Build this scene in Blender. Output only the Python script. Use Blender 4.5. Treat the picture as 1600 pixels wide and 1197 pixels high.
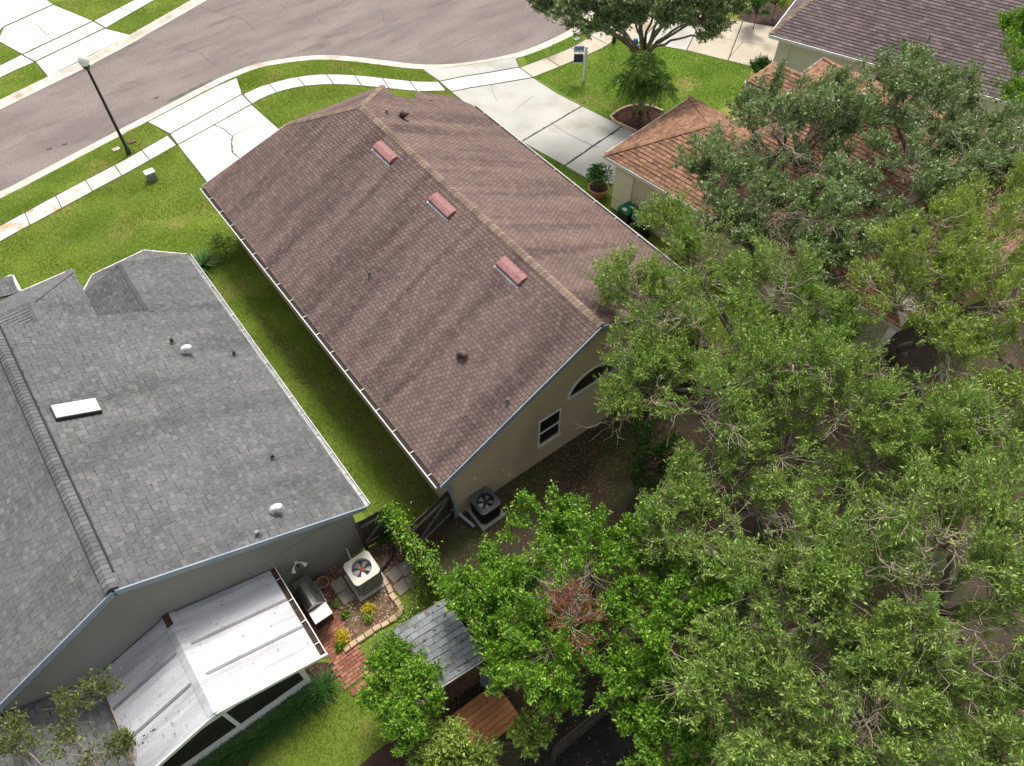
import bpy, math, random
import numpy as np
from mathutils import Matrix, Vector
random.seed(7); RNG = np.random.default_rng(7)
for o in list(bpy.data.objects): bpy.data.objects.remove(o)
SC = bpy.context.scene; COL = SC.collection

# ------------------------------------------------------------------ camera
# world frame: X across the brown house, Y along its ridge (away from camera), Z up; origin under its rear left eave corner
CAM = np.array([-4.56, -9.44, 21.45]); YAW = 2.2155; PITCH = 0.9342; ROLL = -0.006; FPX = 1165.2
_V = np.array([math.sin(YAW), -math.cos(YAW), 0]); _U = np.array([math.cos(YAW), math.sin(YAW), 0])
def _h(v): return np.array([v @ _V, v @ _U, v[2]])
_f = np.array([0, math.cos(PITCH), -math.sin(PITCH)]); _r = np.array([1., 0, 0]); _u = np.cross(_r, _f)
_r, _u = math.cos(ROLL)*_r + math.sin(ROLL)*_u, -math.sin(ROLL)*_r + math.cos(ROLL)*_u
CF, CR, CU = _h(_f), _h(_r), _h(_u)
cam = bpy.data.cameras.new('camera'); co = bpy.data.objects.new('camera', cam); COL.objects.link(co)
m = Matrix.Identity(4)
for i in range(3):
    m[i][0] = CR[i]; m[i][1] = CU[i]; m[i][2] = -CF[i]; m[i][3] = CAM[i]
co.matrix_world = m
cam.sensor_width = 36; cam.lens = FPX/1600*36; cam.clip_end = 2000; cam.clip_start = .5
SC.camera = co
def at(x, y, z=0.):                      # photo pixel -> point of the place at height z
    d = CF*FPX + CR*(x-800) + CU*(598.5-y); t = (z-CAM[2])/d[2]; return CAM + d*t
def onp(x, y, a, bx=0., by=0.):          # photo pixel -> point on the plane z = a + bx X + by Y
    d = CF*FPX + CR*(x-800) + CU*(598.5-y)
    t = (a+bx*CAM[0]+by*CAM[1]-CAM[2])/(d[2]-bx*d[0]-by*d[1]); return CAM + d*t
def g(x, y, z=0.): p = at(x, y, z); return (float(p[0]), float(p[1]))
# ------------------------------------------------------------------ light
SUN = np.array([.36, .34, 1.0]); SUN /= np.linalg.norm(SUN)
EL = math.asin(SUN[2]); AZ = math.atan2(SUN[0], SUN[1])
w = bpy.data.worlds.new('World'); SC.world = w; w.use_nodes = True
nt = w.node_tree; bg = nt.nodes['Background']
sky = nt.nodes.new('ShaderNodeTexSky'); sky.sky_type = 'NISHITA'; sky.sun_disc = False
sky.sun_elevation = EL; sky.sun_rotation = AZ; sky.dust_density = 4; sky.air_density = 1.0; sky.ozone_density = .6
hs = nt.nodes.new('ShaderNodeHueSaturation'); hs.inputs['Saturation'].default_value = .38
nt.links.new(sky.outputs[0], hs.inputs['Color']); nt.links.new(hs.outputs[0], bg.inputs[0]); bg.inputs[1].default_value = .15
sl = bpy.data.lights.new('sun', 'SUN'); sl.energy = 2.7; sl.angle = math.radians(15); sl.color = (1, .955, .89)
so = bpy.data.objects.new('sun', sl); COL.objects.link(so); so.location = (0, 0, 40)
so.rotation_euler = Vector(SUN).to_track_quat('Z', 'Y').to_euler()
SC.cycles.max_bounces = 6; SC.cycles.diffuse_bounces = 3; SC.cycles.glossy_bounces = 2; SC.cycles.transmission_bounces = 3
SC.view_settings.view_transform = 'Standard'; SC.view_settings.look = 'None'
SC.view_settings.exposure = .3; SC.view_settings.gamma = 1

# ------------------------------------------------------------------ materials
def srgb(c):
    return tuple(((v/255)/12.92 if v/255 <= .04045 else ((v/255+.055)/1.055)**2.4) for v in c) + (1.,)
MATS = {}
def mat(name, c1, c2, scale=1., aniso=(1, 1, 1), rough=.85, fine=60., fine_amt=.25, isl=None, isl_amt=0., bump=.0, bump_scale=80.,
        c3=None, scale3=.5, lo3=.55, hi3=.7, aniso3=(1, 1, 1), detail=4., metallic=0., spec=.3, trans=0., tcol=None, lo=.35, hi=.65):
    m = bpy.data.materials.new(name); m.use_nodes = True; N = m.node_tree.nodes; L = m.node_tree.links
    p = N['Principled BSDF']; p.inputs['Roughness'].default_value = rough; p.inputs['Metallic'].default_value = metallic
    p.inputs['Specular IOR Level'].default_value = spec
    geo = N.new('ShaderNodeNewGeometry')
    def noise(sc, an, det):
        mp = N.new('ShaderNodeMapping'); mp.inputs['Scale'].default_value = [sc*a for a in an]
        L.new(geo.outputs['Position'], mp.inputs['Vector'])
        n = N.new('ShaderNodeTexNoise'); n.inputs['Scale'].default_value = 1; n.inputs['Detail'].default_value = det
        L.new(mp.outputs[0], n.inputs['Vector']); return n.outputs['Fac']
    def ramp(fac, a, b, l=.35, h=.65):
        r = N.new('ShaderNodeValToRGB'); r.color_ramp.elements[0].position = l; r.color_ramp.elements[1].position = h
        r.color_ramp.elements[0].color = a; r.color_ramp.elements[1].color = b; L.new(fac, r.inputs[0]); return r.outputs[0]
    def mix(fac, a, b, mode='MIX'):
        x = N.new('ShaderNodeMix'); x.data_type = 'RGBA'; x.blend_type = mode
        if isinstance(fac, float): x.inputs[0].default_value = fac
        else: L.new(fac, x.inputs[0])
        for s, v in ((6, a), (7, b)):
            if isinstance(v, tuple): x.inputs[s].default_value = v
            else: L.new(v, x.inputs[s])
        return x.outputs[2]
    A, B = srgb(c1), srgb(c2)
    col = ramp(noise(scale, aniso, detail), A, B, lo, hi)
    if c3: col = mix(ramp(noise(scale3, aniso3, 3.), (0, 0, 0, 1), (1, 1, 1, 1), lo3, hi3), col, srgb(c3))
    if isl:
        oi = N.new('ShaderNodeObjectInfo'); ad = N.new('ShaderNodeMath'); ad.operation = 'ADD'
        L.new(geo.outputs['Random Per Island'], ad.inputs[0]); L.new(oi.outputs['Random'], ad.inputs[1])
        fr = N.new('ShaderNodeMath'); fr.operation = 'FRACT'; L.new(ad.outputs[0], fr.inputs[0])
        r = N.new('ShaderNodeValToRGB'); r.color_ramp.interpolation = 'LINEAR'
        els = r.color_ramp.elements
        for i, c in enumerate(isl):
            e = els[i] if i < 2 else els.new(i/(len(isl)-1))
            e.position = i/(len(isl)-1); e.color = srgb(c)
        L.new(fr.outputs[0], r.inputs[0]); col = mix(float(isl_amt), col, r.outputs[0])
    if fine_amt:
        lo_ = 1-fine_amt; hi_ = 1+fine_amt*.6
        col = mix(1., col, ramp(noise(fine, (1, 1, 1), 3.), (lo_,)*3+(1,), (hi_,)*3+(1,), .3, .7), 'MULTIPLY')
    L.new(col, p.inputs['Base Color'])
    if bump:
        b = N.new('ShaderNodeBump'); b.inputs['Strength'].default_value = bump; b.inputs['Distance'].default_value = .02
        L.new(noise(bump_scale, (1, 1, 1), 3.), b.inputs['Height']); L.new(b.outputs[0], p.inputs['Normal'])
    if trans:
        t = N.new('ShaderNodeBsdfTranslucent'); tc = mix(1., col, tcol or (1.25, 1.3, .6, 1), 'MULTIPLY'); L.new(tc, t.inputs['Color'])
        ms = N.new('ShaderNodeMixShader'); ms.inputs[0].default_value = trans
        L.new(p.outputs[0], ms.inputs[1]); L.new(t.outputs[0], ms.inputs[2]); L.new(ms.outputs[0], N['Material Output'].inputs[0])
    MATS[name] = m; return m
mat('soil', (92, 76, 60), (116, 98, 76), .8, c3=(84, 98, 50), scale3=.5, lo3=.52, hi3=.66, bump=.5, fine=25, fine_amt=.35)
mat('soil_deep', (58, 48, 39), (80, 66, 52), .8, c3=(62, 74, 36), scale3=.5, lo3=.5, hi3=.66, bump=.5, fine=25, fine_amt=.35)  # darkened so the gaps between the crowns read as deep shade
mat('lawn', (104, 124, 48), (124, 142, 58), .35, detail=6, fine=35, fine_amt=.3, c3=(150, 142, 84), scale3=.5, lo3=.54, hi3=.74, bump=.6, rough=1, spec=.1)
mat('grass', (114, 140, 50), (138, 160, 62), .4, detail=6., fine_amt=0, isl=[(94, 120, 40), (128, 152, 56), (158, 172, 82)], isl_amt=.5, c3=(176, 162, 96), scale3=.6, lo3=.53, hi3=.74, trans=.3, rough=.6)
mat('grass_deep', (82, 134, 38), (100, 150, 44), .5, fine_amt=0, isl=[(68, 116, 30), (96, 146, 40), (126, 164, 60)], isl_amt=.6, c3=(144, 156, 70), scale3=.6, lo3=.62, hi3=.78, trans=.3, rough=.6)
mat('asphalt', (122, 111, 107), (139, 128, 122), .5, aniso=(.5, 1.4, 1), detail=8., fine=35, fine_amt=.4, bump=.4, bump_scale=90, c3=(102, 93, 90), scale3=.8, aniso3=(.4, 1.6, 1), lo3=.55, hi3=.78)
mat('concrete_white', (204, 201, 193), (220, 217, 210), .8, fine=40, fine_amt=.1, c3=(182, 174, 160), scale3=.9, lo3=.52, hi3=.8, bump=.12, isl=[(192, 188, 178), (222, 219, 212)], isl_amt=.3)
mat('concrete_rust', (214, 211, 203), (226, 222, 214), .6, fine=40, fine_amt=.1, c3=(190, 134, 84), scale3=1.3, lo3=.5, hi3=.66, bump=.12, isl=[(205, 198, 190), (225, 220, 214)], isl_amt=.2)
mat('concrete_worn', (176, 175, 168), (194, 192, 184), .45, fine=40, fine_amt=.12, c3=(158, 152, 138), scale3=.55, lo3=.5, hi3=.75, bump=.15, isl=[(168, 166, 158), (200, 196, 186)], isl_amt=.25)
mat('concrete_dirty', (180, 168, 148), (196, 186, 168), .7, fine=40, fine_amt=.15, c3=(140, 122, 100), scale3=.8, lo3=.52, hi3=.75, bump=.15, isl=[(168, 156, 136), (205, 196, 180)], isl_amt=.35)
mat('kerb', (196, 186, 172), (214, 206, 194), .8, fine=30, fine_amt=.15, c3=(168, 152, 134), scale3=1.2, lo3=.5, hi3=.75)
mat('crack', (92, 86, 82), (112, 104, 98), 3)
mat('crack_dark', (60, 56, 52), (84, 78, 72), 3)
mat('shingle_brown', (111, 94, 89), (127, 108, 101), .9, aniso=(.3, 1.6, .3), fine=90, fine_amt=.2, bump=.3, isl=[(95, 78, 75), (115, 97, 92), (124, 105, 98), (148, 127, 117)], isl_amt=.34,
    c3=(78, 64, 64), scale3=1.15, aniso3=(.1, 1.25, .1), lo3=.46, hi3=.68, rough=.95, spec=.15)
mat('shingle_tan', (126, 108, 97), (142, 122, 108), .9, fine=90, fine_amt=.2, isl=[(106, 90, 82), (166, 146, 128)], isl_amt=.5, rough=.95, spec=.15)
mat('shingle_grey', (99, 100, 100), (114, 115, 114), .8, aniso=(1, .5, 1), fine=70, fine_amt=.22, bump=.3, isl=[(84, 85, 86), (100, 101, 101), (106, 107, 106), (112, 113, 111), (118, 118, 115), (142, 142, 138)], isl_amt=.36,
    c3=(84, 85, 87), scale3=.8, aniso3=(.3, 1.5, .3), lo3=.45, hi3=.7, rough=.95, spec=.2)
mat('shingle_orange', (142, 107, 87), (156, 118, 95), .8, fine=70, fine_amt=.2, isl=[(94, 70, 58), (138, 104, 84), (152, 116, 93), (168, 134, 108)], isl_amt=.65, rough=.95, spec=.15)
mat('shingle_dark', (106, 94, 94), (122, 110, 108), .6, aniso=(1.4, .4, .5), fine=70, fine_amt=.15, isl=[(84, 74, 76), (104, 92, 92), (136, 122, 118)], isl_amt=.5, c3=(92, 82, 84), scale3=.6, aniso3=(1.2, .3, .3), rough=.95, spec=.15)
mat('shingle_shed', (120, 124, 126), (138, 142, 144), 1.6, fine=45, fine_amt=.2, isl=[(98, 103, 105), (124, 128, 130), (134, 138, 140), (160, 164, 166)], isl_amt=.5, c3=(104, 106, 98), scale3=1.6, lo3=.5, hi3=.7, rough=.9)
mat('roof_felt', (52, 44, 42), (60, 52, 50), 2)
mat('stucco_taupe', (198, 178, 152), (208, 188, 160), .6, fine=50, fine_amt=.08, bump=.25, c3=(184, 164, 140), scale3=.5, aniso3=(1, 1, .4))
mat('stucco_grey', (140, 137, 132), (152, 148, 142), .6, fine=50, fine_amt=.1, bump=.3, c3=(134, 122, 92), scale3=.45, lo3=.56, hi3=.72)
mat('stucco_cream', (214, 202, 178), (222, 210, 188), .6, fine=50, fine_amt=.06, bump=.2)
mat('stucco_white', (226, 222, 208), (232, 228, 216), .6, fine=50, fine_amt=.05, bump=.15)
mat('fascia_blue', (138, 148, 160), (154, 164, 176), 1.5, fine_amt=.1, rough=.5)
mat('white_paint', (222, 222, 220), (234, 233, 230), 1.5, fine_amt=.06, rough=.45)
mat('white_worn', (196, 190, 186), (226, 222, 218), 4, fine_amt=.15, rough=.5)
mat('gutter_dirt', (50, 42, 36), (84, 62, 46), 5, fine_amt=.3)
mat('vent_red', (150, 104, 103), (168, 120, 117), 4, fine=30, fine_amt=.25, rough=.65, c3=(120, 86, 84), scale3=4., lo3=.5, hi3=.7)
mat('vent_brown', (92, 74, 70), (110, 90, 84), 3, rough=.6)
mat('dark_metal', (34, 34, 36), (44, 44, 46), 3, rough=.45, fine_amt=.1, spec=.5)
mat('black_paint', (26, 26, 28), (34, 34, 36), 3, rough=.4, fine_amt=.1, spec=.5)
mat('lead', (120, 122, 126), (150, 150, 152), 6, rough=.45, metallic=.4)
mat('steel', (150, 148, 146), (178, 176, 172), 4, aniso=(8, 1, 1), rough=.28, metallic=.85, fine_amt=.1)
mat('ac_beige', (196, 192, 180), (206, 202, 190), 3, rough=.5, fine_amt=.06)
mat('ac_grey', (128, 132, 132), (142, 146, 146), 3, rough=.5, fine_amt=.1)
mat('ac_dark', (76, 80, 84), (92, 96, 100), 3, rough=.4, fine_amt=.1)
mat('fan_blade', (140, 140, 142), (168, 168, 170), 3, rough=.35, metallic=.3)
mat('fan_hub_red', (150, 60, 44), (168, 74, 54), 4, rough=.6)
mat('glass', (22, 26, 30), (32, 36, 40), 2, rough=.08, fine_amt=0, spec=.8)
mat('screen', (30, 30, 30), (44, 44, 42), 2, rough=.6, fine=200, fine_amt=.2)
mat('skylight', (222, 212, 204), (232, 222, 214), 2, rough=.3, fine_amt=.05, spec=.6)
mat('patio_roof', (182, 182, 185), (204, 204, 207), .9, aniso=(.35, 3, .5), rough=.42, fine=25, fine_amt=.12, c3=(138, 136, 140), scale3=1.1, aniso3=(.3, 2.6, .3), lo3=.48, hi3=.75, spec=.35)
mat('patio_seam', (124, 124, 128), (140, 140, 144), 2, rough=.5)
mat('wood_fence', (66, 58, 52), (88, 78, 70), 2, aniso=(6, 6, .6), fine_amt=.25, isl=[(54, 48, 44), (96, 86, 78)], isl_amt=.4)
mat('wood_grey', (110, 104, 98), (136, 130, 122), 3, fine_amt=.25)
mat('deck_wood', (184, 124, 78), (206, 144, 94), 1.2, aniso=(.5, 5, 1), fine_amt=.2, isl=[(170, 112, 68), (214, 154, 104)], isl_amt=.4, c3=(120, 78, 52), scale3=3.5, lo3=.62, hi3=.72)
mat('shed_wall', (92, 70, 56), (110, 84, 68), 2, aniso=(5, 5, .5), fine_amt=.25)
mat('brick', (142, 92, 76), (164, 108, 88), 2, fine_amt=.25, isl=[(118, 76, 64), (158, 104, 84), (180, 132, 110)], isl_amt=.6)
mat('edge_stone', (186, 160, 128), (206, 182, 150), 3, fine_amt=.25, isl=[(160, 134, 104), (214, 190, 160)], isl_amt=.5)
mat('paver', (112, 108, 104), (136, 132, 128), 2, fine_amt=.25, isl=[(78, 76, 76), (120, 116, 112), (176, 170, 162)], isl_amt=.65)
mat('mulch', (92, 70, 54), (120, 96, 76), 2.5, fine=45, fine_amt=.45, bump=.8, bump_scale=40)
mat('soil_shade', (34, 31, 29), (48, 44, 40), 2.5, fine=45, fine_amt=.5, bump=.8, bump_scale=40)  # shade under the citrus put into the soil colour
mat('felt_grey', (62, 62, 64), (72, 72, 74), 2)
mat('paver_light', (146, 136, 122), (166, 156, 142), 2.5, fine_amt=.25, isl=[(120, 114, 106), (170, 158, 140)], isl_amt=.5)
mat('mulch_dark', (52, 38, 32), (80, 56, 46), 2.5, fine=45, fine_amt=.5, bump=.8, bump_scale=40)
mat('chip', (116, 92, 70), (144, 116, 90), 3, fine_amt=0, isl=[(72, 54, 42), (122, 96, 74), (160, 136, 108), (216, 204, 184)], isl_amt=.85)
mat('chip_dark', (80, 54, 44), (100, 70, 56), 3, fine_amt=0, isl=[(48, 30, 26), (92, 58, 46), (122, 84, 62)], isl_amt=.85)
mat('litter', (100, 80, 60), (120, 98, 74), 3, fine_amt=0, isl=[(58, 48, 38), (104, 84, 62), (142, 118, 88), (92, 104, 48)], isl_amt=.85)
mat('terracotta', (178, 124, 98), (196, 142, 114), 3, fine_amt=.15)
mat('bin_green', (10, 104, 78), (18, 118, 90), 2, rough=.4, fine_amt=.05)
mat('bin_black', (34, 36, 38), (44, 46, 48), 2, rough=.5, fine_amt=.05)
mat('bin_blue', (84, 98, 128), (104, 118, 148), 2, rough=.4, fine_amt=.05)
mat('sign_navy', (44, 58, 78), (56, 70, 92), 2, rough=.5, fine_amt=.05)
mat('sign_blue', (110, 150, 186), (130, 166, 200), 2, rough=.5, fine_amt=.05)
mat('utility_grey', (126, 132, 136), (146, 150, 152), 2, rough=.6)
mat('utility_blue', (56, 84, 150), (70, 98, 164), 2, rough=.5)
mat('lamp_glass', (236, 234, 230), (244, 242, 238), 2, rough=.3, fine_amt=0)
mat('bark_pale', (150, 134, 116), (184, 170, 152), 4, aniso=(1, 1, .4), fine_amt=.2, bump=.4)
mat('bark_grey', (104, 96, 88), (138, 130, 120), 4, aniso=(1, 1, .3), fine_amt=.25, bump=.6)
mat('bark_dark', (76, 66, 58), (104, 92, 82), 4, aniso=(1, 1, .3), fine_amt=.25, bump=.6)
LF = dict(fine_amt=0, trans=.18, rough=.46, spec=.4)
mat('leaf_oak', (116, 147, 64), (146, 174, 84), .6, isl=[(44, 70, 26), (106, 141, 55), (150, 178, 84), (206, 221, 140)], isl_amt=.64, c3=(152, 172, 82), scale3=.5, **LF)
mat('leaf_oak_yellow', (132, 156, 66), (160, 180, 82), .6, isl=[(54, 80, 28), (124, 153, 58), (164, 184, 84), (212, 222, 140)], isl_amt=.64, c3=(118, 150, 64), scale3=.5, **LF)
mat('leaf_sage', (114, 138, 86), (138, 160, 106), .6, isl=[(58, 84, 44), (108, 134, 78), (144, 166, 110), (218, 222, 190)], isl_amt=.62, c3=(94, 124, 68), scale3=.5, **LF)
mat('leaf_olive', (92, 106, 54), (110, 122, 62), .6, isl=[(56, 70, 32), (94, 110, 52), (140, 148, 84)], isl_amt=.65, **LF)
mat('leaf_bright', (92, 138, 34), (118, 162, 46), .7, isl=[(36, 76, 18), (88, 136, 32), (132, 176, 48), (190, 214, 96)], isl_amt=.68, c3=(68, 114, 32), scale3=.6, **LF)
mat('leaf_deep', (52, 92, 36), (68, 110, 42), .7, isl=[(34, 70, 26), (58, 100, 36), (92, 132, 56)], isl_amt=.6, **LF)
mat('leaf_palm', (94, 126, 50), (114, 142, 58), .7, isl=[(74, 106, 40), (128, 154, 68)], isl_amt=.5, **LF)
mat('leaf_yellow', (196, 178, 40), (216, 196, 52), 1, isl=[(150, 150, 36), (226, 204, 52), (236, 220, 90)], isl_amt=.6, **LF)
mat('leaf_red', (126, 68, 46), (150, 84, 58), 1, isl=[(98, 50, 36), (164, 100, 70)], isl_amt=.6, **LF)
mat('flower_pink', (226, 160, 170), (236, 180, 188), 1, **LF)

# ------------------------------------------------------------------ builders
ORG = {}                                  # world origin of every object (parts are built in their thing's frame)
def link(name, data, parent=None):
    o = bpy.data.objects.new(name, data); COL.objects.link(o)
    if parent is not None: o.parent = parent
    return o
def thing(name, label, cat, loc=(0, 0, 0), group=None, kind=None):
    o = link(name, None); o.location = loc; o.empty_display_size = .1; ORG[o.name] = np.array(loc, float)
    tag(o, label, cat, group, kind); return o
def tag(o, label=None, cat=None, group=None, kind=None):
    for k, v in (('label', label), ('category', cat), ('group', group), ('kind', kind)):
        if v: o[k] = v
    return o
def origin(o): return ORG.get(o.name, np.zeros(3)) if o is not None else np.zeros(3)
def npmesh(name, V, F, mt, parent=None, smooth=False, loc=None):   # V (n,3) world; F (m,k) uniform polygons
    V = np.asarray(V, np.float32); F = np.asarray(F, np.int32); k = F.shape[1]
    org = origin(parent) if parent is not None else np.array(loc if loc is not None else (0, 0, 0), float)
    me = bpy.data.meshes.new(name); me.vertices.add(len(V)); me.vertices.foreach_set('co', (V-org).astype(np.float32).ravel())
    me.loops.add(F.size); me.loops.foreach_set('vertex_index', F.ravel())
    me.polygons.add(len(F)); me.polygons.foreach_set('loop_start', np.arange(0, F.size, k, dtype=np.int32))
    try: me.polygons.foreach_set('loop_total', np.full(len(F), k, np.int32))
    except Exception: pass
    if smooth: me.polygons.foreach_set('use_smooth', np.ones(len(F), bool))
    me.update(calc_edges=True); me.materials.append(MATS[mt])
    o = link(name, me, parent)
    if parent is None: o.location = org
    ORG[o.name] = org; return o
class MB:
    def __init__(s): s.v = []; s.f = []
    def add(s, vs, fs):
        b = len(s.v); s.v += [tuple(map(float, p)) for p in vs]; s.f += [tuple(b+i for i in f) for f in fs]; return s
    def poly(s, pts): return s.add(pts, [tuple(range(len(pts)))])
    def box(s, x0, x1, y0, y1, z0, z1):
        return s.add([(x0, y0, z0), (x1, y0, z0), (x1, y1, z0), (x0, y1, z0), (x0, y0, z1), (x1, y0, z1), (x1, y1, z1), (x0, y1, z1)],
                     [(3, 2, 1, 0), (4, 5, 6, 7), (0, 1, 5, 4), (1, 2, 6, 5), (2, 3, 7, 6), (3, 0, 4, 7)])
    def prism(s, pts, z0, z1, inset=0., dz=0.):   # pts ccw xy
        pts = ccw(pts); n = len(pts)
        top = shrink(pts, inset) if inset else pts
        vs = [(x, y, z0) for x, y in pts] + ([(x, y, z1-dz) for x, y in pts] if inset else []) + [(x, y, z1) for x, y in top]
        r = 2 if inset else 1; fs = [tuple(range(n-1, -1, -1)), tuple(range(r*n, r*n+n))]
        for k in range(r):
            for i in range(n): j = (i+1) % n; fs.append((k*n+i, k*n+j, (k+1)*n+j, (k+1)*n+i))
        return s.add(vs, fs)
    def beam(s, a, b, wd, ht, up=(0, 0, 1)):      # rectangular bar from a to b
        a, b, up = np.array(a, float), np.array(b, float), np.array(up, float); d = b-a; d /= np.linalg.norm(d)
        e = np.cross(d, up); e /= np.linalg.norm(e); n = np.cross(e, d); vs = []
        for p in (a, b):
            for (i, j) in ((-1, -1), (1, -1), (1, 1), (-1, 1)): vs.append(p+e*i*wd/2+n*j*ht/2)
        return s.add(vs, [(0, 1, 2, 3), (7, 6, 5, 4), (0, 4, 5, 1), (1, 5, 6, 2), (2, 6, 7, 3), (3, 7, 4, 0)])
    def tube(s, pts, rad, n=8, cap=True):
        pts = [np.array(p, float) for p in pts]; rad = rad if hasattr(rad, '__len__') else [rad]*len(pts)
        b = len(s.v); prev = None
        for i, p in enumerate(pts):
            d = (pts[min(i+1, len(pts)-1)]-pts[max(i-1, 0)]); d /= np.linalg.norm(d)+1e-9
            if prev is None: prev = np.cross(d, (0, 0, 1) if abs(d[2]) < .9 else (1, 0, 0))
            e = prev-d*(prev@d); e /= np.linalg.norm(e)+1e-9; prev = e; q = np.cross(d, e)
            for k in range(n):
                a = 2*math.pi*k/n; s.v.append(tuple(p+(e*math.cos(a)+q*math.sin(a))*rad[i]))
        for i in range(len(pts)-1):
            for k in range(n): s.f.append((b+i*n+k, b+i*n+(k+1) % n, b+(i+1)*n+(k+1) % n, b+(i+1)*n+k))
        if cap: s.f.append(tuple(b+k for k in range(n-1, -1, -1))); s.f.append(tuple(b+(len(pts)-1)*n+k for k in range(n)))
        return s
    def lathe(s, c, prof, n=20):
        return s.tube([(c[0], c[1], c[2]+z+i*1e-6) for i, (r, z) in enumerate(prof)], [r for r, z in prof], n) if False else s._lathe(c, prof, n)
    def _lathe(s, c, prof, n):
        b = len(s.v)
        for r, z in prof:
            for k in range(n): a = 2*math.pi*k/n; s.v.append((c[0]+r*math.cos(a), c[1]+r*math.sin(a), c[2]+z))
        for i in range(len(prof)-1):
            for k in range(n): s.f.append((b+i*n+k, b+i*n+(k+1) % n, b+(i+1)*n+(k+1) % n, b+(i+1)*n+k))
        return s
    def build(s, name, mt, parent=None, smooth=False, loc=None, bevel=0.):
        org = origin(parent) if parent is not None else np.array(loc if loc is not None else (0, 0, 0), float)
        me = bpy.data.meshes.new(name); me.from_pydata([tuple(np.array(p)-org) for p in s.v], [], s.f); me.materials.append(MATS[mt])
        if smooth:
            for p in me.polygons: p.use_smooth = True
        me.update(); o = link(name, me, parent)
        if parent is None: o.location = org
        if bevel:
            b = o.modifiers.new('bevel', 'BEVEL'); b.width = bevel; b.segments = 2; b.limit_method = 'ANGLE'
        ORG[o.name] = org; return o
def area2(p): return sum(p[i][0]*p[(i+1) % len(p)][1]-p[(i+1) % len(p)][0]*p[i][1] for i in range(len(p)))
def ccw(p): p = [tuple(map(float, q[:2])) for q in p]; return p if area2(p) > 0 else p[::-1]
def shrink(pts, d):
    n = len(pts); out = []
    for i in range(n):
        a, b, c = np.array(pts[i-1]), np.array(pts[i]), np.array(pts[(i+1) % n])
        u = (b-a)/(np.linalg.norm(b-a)+1e-9); v = (c-b)/(np.linalg.norm(c-b)+1e-9)
        nu = np.array([-u[1], u[0]]); nv = np.array([-v[1], v[0]]); mm = nu+nv; k = max(.35, 1+nu@nv)
        out.append(tuple(b+mm/k*d))
    return out
def inside(P, poly):                       # P (n,2)
    x, y = P[:, 0], P[:, 1]; r = np.zeros(len(P), bool); n = len(poly)
    for i in range(n):
        x0, y0 = poly[i]; x1, y1 = poly[(i+1) % n]
        if y0 == y1: continue
        c = ((y0 > y) != (y1 > y)) & (x < (x1-x0)*(y-y0)/(y1-y0)+x0); r ^= c
    return r
def clip(sub, conv):                       # Sutherland-Hodgman against a convex ccw polygon
    out = sub
    for i in range(len(conv)):
        a, b = conv[i], conv[(i+1) % len(conv)]; inp, out = out, []
        if not inp: return []
        sd = lambda p: (b[0]-a[0])*(p[1]-a[1])-(b[1]-a[1])*(p[0]-a[0])
        for j in range(len(inp)):
            p, q = inp[j-1], inp[j]; sp, sq = sd(p), sd(q)
            if sq >= 0:
                if sp < 0: t = sp/(sp-sq); out.append((p[0]+(q[0]-p[0])*t, p[1]+(q[1]-p[1])*t))
                out.append(q)
            elif sp >= 0: t = sp/(sp-sq); out.append((p[0]+(q[0]-p[0])*t, p[1]+(q[1]-p[1])*t))
    return out
OV = .93  # tabs stop short; the dark deck line left bare imitates the course shadow
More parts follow.
